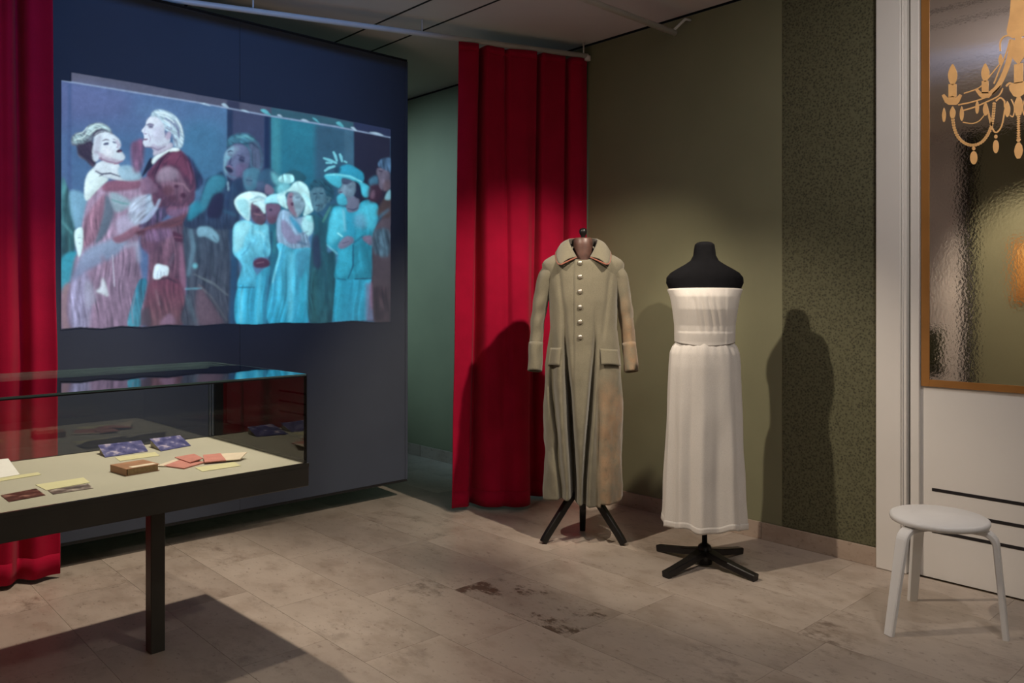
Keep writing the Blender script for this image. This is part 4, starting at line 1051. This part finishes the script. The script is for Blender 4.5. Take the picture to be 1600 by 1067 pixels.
    L(B(148, 232, 175, 222, 208, 230), 2.2, (120, 112, 140), .95); O(*B(183, 247)[0], 3.6, 1.5, (78, 74, 106), .95, .5, .1); L(B(128, 296, 140, 304, 152, 298), 1.4, (140, 118, 150), .9); L(B(124, 343, 140, 348, 160, 342), 1.7, (122, 84, 112), .95); L(B(165, 300, 180, 340, 170, 372), 1.4, (164, 150, 178), .7); L(B(140, 404, 190, 408, 240, 430, 300, 400), 1.8, (140, 122, 150), .75)
    for a_ in ((215, 130, 290, 135, 350, 165), (240, 150, 310, 165, 370, 215), (280, 190, 330, 215, 350, 250), (380, 180, 420, 240, 435, 310), (410, 330, 430, 370)): L(B(*a_), 1.5, (224, 238, 242), .7)
    for a_ in ((300, 175, 345, 205, 375, 250), (360, 215, 400, 270, 412, 340), (310, 240, 345, 262), (355, 300, 372, 350, 372, 385)): L(B(*a_), 1.6, (108, 112, 146), .75)
    L(B(330, 440, 260, 520, 215, 620), 2.2, (62, 16, 34), .7); L(B(420, 470, 380, 540), 2.0, (84, 22, 42), .6); L(B(470, 520, 500, 620, 500, 700), 2.6, (150, 72, 94), .5)
    # --- singing woman in the dark jacket
    P([(287, 350), (330, 345), (362, 352), (372, 400), (372, 506), (287, 508), (292, 450)], (62, 76, 90), 1, 1.6, True, (70, 72, 82), tex=.10)
    P(Fc(240, 260, 300, 380, 290, 1000, 235, 1000, 245, 600), (34, 76, 108), .95, 2)
    P(Fc(0, 720, 80, 800, 170, 950, 180, 1000, 0, 1000), (112, 82, 92), .8, 3); L(Fc(0, 640, 110, 690, 225, 785), 3, (108, 118, 124), .7, 1); L(Fc(0, 700, 100, 800, 215, 975), 3, (120, 120, 126), .6, 1.2); L(Fc(60, 760, 140, 870, 220, 990), 5, (56, 60, 68), .6, 1.5); L(Fc(100, 450, 110, 620, 230, 740), 6, (48, 60, 66), .6, 2)
    L(D(475, 280, 500, 420, 455, 640), 8, (112, 152, 172), .6, 2.5); L(D(520, 320, 540, 540), 6, (44, 62, 72), .8, 2); L(D(430, 735, 560, 730), 3, (110, 170, 190), .8, 1.2); O(*D(508, 560)[0], 4, 4, (110, 190, 205), .8, 1.5); L(D(500, 620, 630, 690), 3, (104, 116, 122), .7, 1.2); L(D(440, 780, 520, 990), 8, (96, 120, 132), .5, 3)
    P(E(60, 720, 130, 680, 190, 650, 215, 700, 240, 780, 300, 720, 400, 800, 310, 880, 335, 1000, 300, 1090, 200, 1110, -110, 1090, -60, 950, 10, 880), (44, 78, 108), 1, 1.4, True, (48, 62, 84), tex=.12)
    P(E(20, 880, 60, 760, 110, 690, 190, 685, 222, 740, 160, 840, 60, 950, 10, 970), (52, 132, 154), .95, 1.8); P(E(-70, 930, 0, 880, 30, 950, -20, 1010, -80, 1040), (30, 136, 160), .9, 2.2)
    P(E(70, 950, 120, 835, 200, 830, 185, 1000, 90, 1020), (36, 30, 56), .95, 2); L(E(235, 730, 240, 805), 3, (152, 188, 206), .9, .8); L(E(260, 800, 220, 900, 250, 980), 5, (40, 60, 96), .7, 2); L(E(200, 960, 300, 1000), 5, (54, 104, 130), .7, 2)
    P(Fc(0, 270, 80, 264, 130, 300, 158, 345, 140, 385, 60, 340, 0, 335), (124, 168, 188), .95, 1.4); L(Fc(110, 330, 140, 370), 2, (80, 100, 120), .6, 1)
    P(E(228, 410, 280, 360, 380, 350, 450, 390, 500, 480, 512, 560, 490, 645, 420, 620, 402, 500, 350, 430, 280, 430, 240, 460), (62, 116, 136), 1, 1.4, st=((30, 1.6, 12, .35), (70, 4, 14, .25))); P(E(400, 430, 460, 420, 500, 500, 510, 560, 488, 640, 425, 615, 415, 520), (84, 92, 118), .9, 2.2, st=((80, 1.8, 14, .35),)); L(E(300, 380, 380, 370, 440, 400), 3, (110, 178, 188), .8, 1.4); L(E(350, 430, 430, 425, 480, 470), 3, (30, 48, 70), .8, 1.2)
    P(E(215, 500, 250, 460, 300, 432, 380, 455, 412, 520, 402, 600, 372, 680, 300, 722, 232, 692, 202, 635, 205, 560), (102, 110, 142), 1, 1, st=((110, 6, 9, .14),)); P(E(215, 505, 250, 465, 285, 450, 262, 540, 225, 580, 230, 680, 205, 640, 204, 560), (124, 178, 198), .85, 1.6)
    O(*E(253, 515)[0], 4.5, 3, (46, 56, 84), .95, .8, .4); O(*E(345, 562)[0], 5, 2.6, (48, 50, 80), .95, .8, .35); L(E(235, 490, 265, 490), 1.6, (60, 70, 96), .8); L(E(310, 520, 370, 540), 1.8, (70, 66, 96), .8, .7); P(E(212, 615, 240, 610, 275, 640, 265, 662, 230, 650), (40, 34, 60), .95, .9); L(E(255, 555, 240, 600, 265, 605), 2, (84, 84, 122), .8, .8); P(E(300, 600, 380, 590, 370, 660, 310, 700), (112, 92, 128), .6, 2)
    P(E(285, 720, 345, 700, 350, 800, 300, 800), (38, 60, 88), .9, 1.4)
    P(E(214, 520, 250, 480, 300, 450, 330, 470, 270, 530), (150, 176, 200), .55, 2.2); L(E(262, 540, 252, 590, 272, 606), 1.8, (66, 70, 106), .9); L(E(325, 545, 345, 538, 370, 552), 1.7, (60, 58, 88), .9); L(E(232, 497, 255, 486, 275, 492), 1.7, (56, 62, 92), .9); L(E(214, 660, 250, 690, 300, 700), 1.6, (84, 120, 146), .8); L(E(222, 612, 250, 606, 280, 632), 1.5, (132, 96, 124), .8)
    # heads in the second row
    P(E(358, 655, 430, 620, 492, 650, 482, 760, 420, 805, 370, 780), (74, 126, 148), .95, 1.5); O(*E(400, 730)[0], 6, 8, (84, 112, 134), .8, 2); L(E(380, 720, 430, 725), 2, (44, 80, 104), .8, 1); P(E(495, 655, 570, 628, 640, 690, 610, 770, 500, 790, 470, 720), (52, 92, 118), .95, 1.5); P(E(470, 730, 530, 740, 520, 800, 470, 800), (80, 98, 128), .8, 1.5); P(E(540, 750, 600, 790, 590, 835, 530, 822), (128, 112, 136), .9, 1); P(E(580, 650, 650, 700, 661, 760, 600, 740), (110, 190, 200), .8, 2)
    # --- lady with the large pale hat
    P(Fc(540, 230, 610, 240, 640, 500, 600, 700, 540, 990, 500, 990, 535, 600), (30, 100, 118), 1, 1.5, True, (24, 110, 140)); L(Fc(555, 300, 545, 480), 3, (22, 60, 84), .8, 1.2); L(Fc(585, 280, 575, 460), 4, (60, 140, 140), .6, 1.5); L(Fc(540, 490, 535, 700), 4, (18, 56, 80), .8, 1.5)
    P(Fc(275, 250, 370, 212, 430, 245, 520, 245, 535, 330, 540, 480, 430, 500, 415, 570, 445, 640, 432, 722, 298, 722, 330, 560, 268, 470, 264, 400), (116, 200, 220), 1, 1.2, True, (62, 172, 204), st=((80, 4, 14, .13), (60, 6, 10, .12), (120, 7, 12, .10)))
    P(Fc(280, 260, 360, 225, 400, 260, 360, 330, 330, 420, 280, 460, 268, 400), (156, 224, 236), .8, 2); L(Fc(330, 480, 370, 440, 400, 380), 3, (60, 150, 184), .7, 1.2); L(Fc(400, 340, 440, 360, 410, 420), 3, (70, 160, 194), .7, 1.4); L(Fc(420, 300, 480, 310, 520, 380), 4, (150, 222, 236), .6, 1.5); L(Fc(520, 330, 500, 470), 5, (40, 140, 176), .6, 1.6)
    P(Fc(300, 722, 430, 722, 440, 640, 530, 560, 542, 600, 520, 760, 500, 1000, 290, 1000), (48, 164, 196), 1, 1.2, True, (38, 158, 190), st=((93, 3, 60, .2), (90, 7, 70, .2))); L(Fc(330, 740, 320, 990), 6, (110, 205, 224), .7, 2); L(Fc(470, 620, 450, 990), 5, (90, 190, 214), .6, 2); L(Fc(410, 730, 400, 990), 6, (20, 128, 164), .7, 2); L(Fc(520, 620, 500, 990), 4, (36, 110, 146), .8, 1.6); L(Fc(300, 722, 430, 724), 1.8, (24, 90, 120), .8)
    P(Fc(418, 530, 470, 498, 530, 515, 535, 560, 480, 577, 430, 570), (92, 46, 66), 1, 1); L(Fc(440, 540, 500, 530), 1.6, (140, 90, 104), .8)
    P(E(416, 900, 500, 895, 532, 960, 542, 1030, 505, 1075, 440, 1045, 414, 980), (104, 76, 92), 1, 1.2, st=((100, 4, 6, .25),)); O(*E(470, 960)[0], 5, 4, (84, 44, 62), .8, 1.2); L(E(440, 985, 500, 1000), 2, (160, 104, 110), .7, 1); P(E(440, 1010, 520, 1020, 505, 1072, 450, 1050), (110, 68, 74), .6, 2)
    P(E(288, 880, 340, 830, 420, 810, 520, 828, 545, 872, 480, 888, 424, 900, 412, 960, 402, 1042, 340, 992, 300, 935), (204, 236, 240), 1, 1, st=((20, 4, 16, .10), (60, 8, 20, .10))); P(E(430, 900, 500, 880, 535, 880, 530, 985, 480, 930), (196, 232, 238), 1, .9); P(E(300, 900, 350, 860, 400, 900, 400, 1030, 340, 985), (140, 214, 226), .7, 2); L(E(410, 880, 480, 850, 540, 870), 3, (120, 176, 196), .7, 1)
    P(E(545, 910, 650, 915, 640, 1000, 600, 1060, 555, 1050, 538, 970), (112, 88, 112), 1, 1); P(E(550, 1010, 630, 1010, 610, 1060, 560, 1055), (104, 62, 74), .7, 2); O(*E(575, 955)[0], 3, 2, (54, 48, 70), .9, .8); P(E(525, 905, 550, 850, 620, 828, 690, 850, 700, 905, 590, 898), (156, 222, 236), 1, 1)
    # --- lady in the light hat, centre
    P(H(60, 290, 70, 190, 100, 138, 160, 150, 200, 200, 270, 188, 352, 200, 335, 300, 300, 350, 310, 430, 180, 430, 80, 400), (134, 164, 190), 1, 1.2, tex=.06); P(H(160, 180, 210, 220, 260, 290, 230, 310, 170, 230), (50, 150, 186), .9, 1.5); P(H(100, 210, 150, 240, 200, 320, 245, 330, 230, 385, 160, 390, 100, 310), (138, 132, 164), .9, 1.6); P(H(270, 190, 352, 200, 340, 290, 300, 330, 250, 270), (166, 220, 226), .85, 1.5); L(H(215, 380, 300, 400), 5, (50, 84, 116), .8, 1.4); L(H(250, 320, 300, 300), 3, (90, 96, 120), .7, 1)
    P(H(60, 400, 100, 390, 180, 430, 320, 430, 312, 560, 302, 985, 0, 990, 30, 650, 78, 470), (72, 176, 204), 1, 1.2, True, (24, 150, 182), st=((97, 3, 60, .2), (95, 7, 70, .22))); L(H(175, 460, 165, 980), 8, (104, 194, 216), .7, 3); L(H(240, 450, 225, 620, 200, 980), 5, (40, 130, 160), .7, 2); L(H(120, 440, 50, 680, 30, 980), 4, (30, 130, 170), .6, 2); L(H(290, 480, 260, 700, 250, 980), 6, (16, 152, 178), .7, 2.2); P(H(210, 470, 310, 440, 300, 560, 230, 660), (60, 134, 162), .7, 2.5); L(H(90, 450, 30, 690), 3, (140, 214, 228), .7, 1)
    P(Gc(150, 625, 220, 593, 295, 620, 332, 672, 280, 700, 200, 655), (30, 92, 106), 1, 1.2); P(Gc(175, 800, 260, 785, 322, 850, 322, 905, 292, 965, 250, 1012, 200, 972, 160, 900), (130, 158, 174), 1, 1.2, st=((100, 4, 6, .2),)); P(Gc(175, 800, 215, 800, 210, 860, 235, 960, 250, 1010, 200, 972, 162, 900), (148, 96, 116), .8, 1.4)
    P(Gc(180, 752, 220, 710, 270, 694, 330, 730, 362, 800, 382, 900, 388, 950, 330, 992, 305, 985, 322, 890, 272, 800, 200, 780, 150, 800, 150, 870, 165, 935, 90, 885, 76, 810), (190, 236, 240), 1, 1, st=((70, 4, 16, .14), (40, 8, 20, .12))); P(Gc(88, 662, 140, 630, 210, 640, 222, 690, 170, 715, 90, 695), (166, 226, 232), .95, 1, tex=.15); P(Gc(80, 740, 150, 700, 190, 740, 130, 800, 80, 800), (130, 210, 222), .8, 1.8); O(*Gc(207, 893)[0], 2.4, 3, (96, 44, 66), .9, .7); O(*Gc(195, 830)[0], 3, 1.6, (90, 84, 110), .8, .7); O(*Gc(255, 835)[0], 3.4, 1.8, (84, 110, 128), .8, .8); L(Gc(300, 800, 350, 860, 370, 940), 4, (150, 220, 230), .6, 1.4); P(Gc(330, 990, 440, 1020, 400, 1050, 340, 1040), (150, 220, 226), .9, 1)
    # --- dark-suited man behind
    P(H(330, 170, 420, 190, 480, 90, 525, 130, 480, 240, 445, 450, 512, 480, 485, 982, 305, 984, 310, 560, 330, 360, 340, 260), (30, 90, 104), 1, 1.3, True, (34, 84, 92), tex=.08); P(H(330, 360, 380, 340, 400, 560, 340, 560), (44, 58, 82), .9, 2); L(H(420, 560, 460, 980), 4, (22, 58, 74), .7, 2); L(H(340, 580, 350, 980), 10, (46, 100, 100), .5, 3); L(H(470, 110, 430, 190, 410, 230), 4, (74, 140, 130), .8, 1); L(H(370, 160, 410, 195), 4, (20, 66, 82), .9, 1.2)
    P(Gc(372, 765, 470, 738, 502, 800, 512, 880, 470, 945, 410, 955, 370, 870), (80, 120, 136), 1, 1.2, st=((100, 4, 6, .25),)); P(Gc(358, 735, 400, 682, 480, 674, 560, 730, 575, 830, 542, 870, 512, 850, 500, 790, 470, 745, 400, 745, 372, 780), (34, 84, 100), 1, 1.3, st=((40, 1.8, 8, .35),)); L(Gc(390, 805, 420, 800), 2, (34, 66, 84), .9, .8); L(Gc(445, 800, 480, 800), 2, (34, 66, 84), .9, .8); L(Gc(410, 905, 450, 905), 2, (50, 66, 84), .9, .8); L(Gc(420, 820, 412, 870), 2, (54, 92, 110), .8, .8); L(Gc(510, 830, 540, 840, 520, 880), 4, (90, 130, 142), .8, 1)
    # --- tall lady with feathered hat
    P(H(510, 645, 780, 655, 745, 975, 484, 982), (24, 148, 178), 1, 1.2, False, (16, 138, 166), st=((92, 3, 70, .15), (92, 8, 70, .18))); L(H(540, 680, 520, 975), 8, (40, 172, 200), .6, 3); L(H(630, 680, 620, 970), 6, (12, 118, 146), .7, 2.5); P(H(735, 690, 805, 700, 805, 975, 735, 975), (104, 112, 142), .8, 2, False); P(H(770, 690, 800, 700, 795, 880, 770, 860), (150, 80, 100), .5, 2)
    P(H(500, 112, 590, 120, 640, 150, 690, 90, 760, 60, 832, 122, 805, 300, 785, 450, 782, 652, 645, 662, 580, 672, 500, 642, 525, 470, 444, 402, 450, 300, 470, 180), (36, 164, 192), 1, 1.2, True, (20, 132, 156), st=((85, 4, 24, .16), (110, 7, 14, .14)))
    P(H(480, 160, 560, 120, 590, 200, 560, 320, 510, 380, 460, 400, 452, 310), (74, 192, 216), .85, 2.5); P(H(700, 110, 770, 80, 826, 130, 800, 280, 740, 260, 690, 190), (66, 184, 208), .8, 2.5); P(H(590, 150, 640, 150, 660, 330, 600, 330), (26, 148, 178), .9, 1.5); L(H(565, 130, 580, 300), 4, (150, 200, 220), .5, 1.5); P(H(660, 170, 730, 180, 740, 270, 660, 260), (116, 150, 180), .5, 3); L(H(640, 400, 640, 560, 600, 660), 2.5, (12, 86, 112), .85, .9); L(H(650, 660, 780, 655), 2.2, (10, 86, 110), .9, .8); L(H(520, 655, 590, 668), 2.2, (12, 92, 120), .8, .8); P(H(540, 450, 620, 440, 610, 620, 520, 630), (40, 172, 200), .6, 3); L(H(640, 390, 720, 330), 4, (20, 96, 124), .8, 1.2); L(H(520, 310, 560, 340), 2.5, (150, 222, 230), .8, 1); L(H(440, 400, 520, 470), 3, (120, 210, 224), .7, 1)
    P(H(525, 405, 580, 340, 635, 345, 640, 385, 560, 432), (122, 118, 144), .95, 1.1); P(H(710, 345, 770, 330, 795, 370, 780, 405, 740, 385), (120, 104, 128), .95, 1.1); L(H(560, 390, 610, 375), 1.4, (70, 60, 84), .7)
    P(Gc(690, 825, 785, 840, 785, 945, 690, 955), (108, 112, 134), 1, 1); P(Gc(740, 690, 805, 715, 815, 825, 755, 830), (28, 34, 54), 1, 1); P(Gc(640, 672, 742, 688, 765, 750, 745, 815, 695, 835, 622, 802, 608, 772, 640, 732), (112, 136, 154), 1, 1, st=((100, 4, 6, .2),)); P(Gc(640, 660, 740, 680, 700, 720, 645, 715), (62, 66, 92), .8, 1.2); L(Gc(618, 790, 645, 790), 1.6, (80, 60, 90), .8); P(Gc(600, 830, 655, 800, 692, 880, 660, 905, 610, 890), (60, 176, 200), .95, 1.2); L(Gc(690, 930, 740, 945, 785, 925), 1.5, (40, 60, 84), .8)
    P(Gc(488, 642, 560, 625, 700, 640, 800, 690, 905, 755, 925, 800, 860, 835, 822, 810, 800, 720, 740, 685, 645, 665, 640, 745, 600, 745, 530, 700), (62, 182, 206), 1, .9); P(Gc(618, 575, 700, 545, 780, 585, 832, 632, 822, 702, 740, 662, 618, 632), (28, 156, 188), 1, .9); L(Gc(500, 640, 600, 632, 720, 652, 820, 700), 2.4, (110, 206, 222), .85, .8)
    for a in ((600, 535, 540, 510, 478, 488), (600, 520, 585, 470, 566, 430), (645, 525, 635, 480, 622, 450), (585, 560, 530, 575, 488, 605), (690, 530, 660, 515), (560, 530, 500, 530)): L(Gc(*a), 4.6, (116, 196, 212), .9, .7)
    P(Gc(580, 580, 630, 570, 625, 620, 585, 615), (22, 60, 84), .8, 1.5)
    L(Gc(655, 705, 690, 712), 1.7, (60, 60, 84), .9); L(Gc(640, 730, 618, 762, 636, 768), 1.4, (84, 96, 120), .8); L(Gc(622, 788, 648, 786), 1.6, (92, 60, 86), .9)
    # --- men at the right edge
    P([(585, 360), (604, 332), (611, 322), (611, 503), (585, 503), (582, 390)], (88, 76, 84), 1, 1.3, True, (66, 44, 42)); P(H(800, 300, 910, 290, 915, 480, 800, 460), (72, 100, 116), .9, 2.5, tex=.3); P(H(800, 720, 915, 720, 915, 975, 805, 975), (52, 34, 36), .95, 2.5, False, tex=.3); P(Gc(960, 930, 1060, 800, 1070, 1000, 960, 1000), (84, 58, 48), .9, 2)
    P(Gc(878, 690, 910, 655, 955, 650, 960, 720, 900, 745), (62, 112, 138), .95, 1.3); P(Gc(880, 745, 960, 720, 1000, 790, 960, 870, 880, 870), (74, 36, 44), .95, 1.8); P(Gc(900, 790, 930, 770, 930, 840, 895, 840), (120, 84, 100), .8, 1.2)
    P(Gc(960, 575, 1050, 600, 1066, 700, 1060, 760, 1010, 775, 972, 742, 962, 660, 948, 625), (104, 96, 112), 1, 1.1, st=((100, 4, 7, .25),)); P(Gc(1010, 700, 1066, 690, 1060, 770, 1012, 776), (108, 76, 76), .6, 2); P(Gc(968, 522, 1010, 490, 1078, 498, 1075, 610, 1048, 605, 968, 562), (74, 104, 134), 1, 1, tex=.2); L(Gc(965, 600, 1000, 608), 2, (54, 44, 62), .9, .8); P(Gc(1040, 790, 1070, 770, 1070, 850, 1020, 850), (120, 170, 184), .9, 1); L(H(800, 255, 850, 180, 915, 130), 4, (60, 130, 160), .6, 2)
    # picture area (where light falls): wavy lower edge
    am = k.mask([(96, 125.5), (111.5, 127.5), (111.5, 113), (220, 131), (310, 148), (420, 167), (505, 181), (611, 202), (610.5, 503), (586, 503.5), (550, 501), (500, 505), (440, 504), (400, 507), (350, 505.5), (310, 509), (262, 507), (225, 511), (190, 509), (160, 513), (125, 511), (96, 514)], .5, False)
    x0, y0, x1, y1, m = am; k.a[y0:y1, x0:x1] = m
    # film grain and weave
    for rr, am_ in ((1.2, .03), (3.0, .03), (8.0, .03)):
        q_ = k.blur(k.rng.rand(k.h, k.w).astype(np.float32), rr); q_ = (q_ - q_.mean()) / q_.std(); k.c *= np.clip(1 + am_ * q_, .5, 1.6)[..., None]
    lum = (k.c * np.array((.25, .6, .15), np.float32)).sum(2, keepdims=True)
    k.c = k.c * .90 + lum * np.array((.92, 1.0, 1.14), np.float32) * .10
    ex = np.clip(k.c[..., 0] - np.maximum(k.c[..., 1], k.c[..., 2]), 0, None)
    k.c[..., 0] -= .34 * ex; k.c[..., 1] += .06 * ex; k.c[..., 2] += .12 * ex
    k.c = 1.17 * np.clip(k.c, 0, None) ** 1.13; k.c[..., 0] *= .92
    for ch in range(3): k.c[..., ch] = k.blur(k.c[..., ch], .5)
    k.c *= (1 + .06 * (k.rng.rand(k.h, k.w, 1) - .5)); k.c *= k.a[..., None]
    return k
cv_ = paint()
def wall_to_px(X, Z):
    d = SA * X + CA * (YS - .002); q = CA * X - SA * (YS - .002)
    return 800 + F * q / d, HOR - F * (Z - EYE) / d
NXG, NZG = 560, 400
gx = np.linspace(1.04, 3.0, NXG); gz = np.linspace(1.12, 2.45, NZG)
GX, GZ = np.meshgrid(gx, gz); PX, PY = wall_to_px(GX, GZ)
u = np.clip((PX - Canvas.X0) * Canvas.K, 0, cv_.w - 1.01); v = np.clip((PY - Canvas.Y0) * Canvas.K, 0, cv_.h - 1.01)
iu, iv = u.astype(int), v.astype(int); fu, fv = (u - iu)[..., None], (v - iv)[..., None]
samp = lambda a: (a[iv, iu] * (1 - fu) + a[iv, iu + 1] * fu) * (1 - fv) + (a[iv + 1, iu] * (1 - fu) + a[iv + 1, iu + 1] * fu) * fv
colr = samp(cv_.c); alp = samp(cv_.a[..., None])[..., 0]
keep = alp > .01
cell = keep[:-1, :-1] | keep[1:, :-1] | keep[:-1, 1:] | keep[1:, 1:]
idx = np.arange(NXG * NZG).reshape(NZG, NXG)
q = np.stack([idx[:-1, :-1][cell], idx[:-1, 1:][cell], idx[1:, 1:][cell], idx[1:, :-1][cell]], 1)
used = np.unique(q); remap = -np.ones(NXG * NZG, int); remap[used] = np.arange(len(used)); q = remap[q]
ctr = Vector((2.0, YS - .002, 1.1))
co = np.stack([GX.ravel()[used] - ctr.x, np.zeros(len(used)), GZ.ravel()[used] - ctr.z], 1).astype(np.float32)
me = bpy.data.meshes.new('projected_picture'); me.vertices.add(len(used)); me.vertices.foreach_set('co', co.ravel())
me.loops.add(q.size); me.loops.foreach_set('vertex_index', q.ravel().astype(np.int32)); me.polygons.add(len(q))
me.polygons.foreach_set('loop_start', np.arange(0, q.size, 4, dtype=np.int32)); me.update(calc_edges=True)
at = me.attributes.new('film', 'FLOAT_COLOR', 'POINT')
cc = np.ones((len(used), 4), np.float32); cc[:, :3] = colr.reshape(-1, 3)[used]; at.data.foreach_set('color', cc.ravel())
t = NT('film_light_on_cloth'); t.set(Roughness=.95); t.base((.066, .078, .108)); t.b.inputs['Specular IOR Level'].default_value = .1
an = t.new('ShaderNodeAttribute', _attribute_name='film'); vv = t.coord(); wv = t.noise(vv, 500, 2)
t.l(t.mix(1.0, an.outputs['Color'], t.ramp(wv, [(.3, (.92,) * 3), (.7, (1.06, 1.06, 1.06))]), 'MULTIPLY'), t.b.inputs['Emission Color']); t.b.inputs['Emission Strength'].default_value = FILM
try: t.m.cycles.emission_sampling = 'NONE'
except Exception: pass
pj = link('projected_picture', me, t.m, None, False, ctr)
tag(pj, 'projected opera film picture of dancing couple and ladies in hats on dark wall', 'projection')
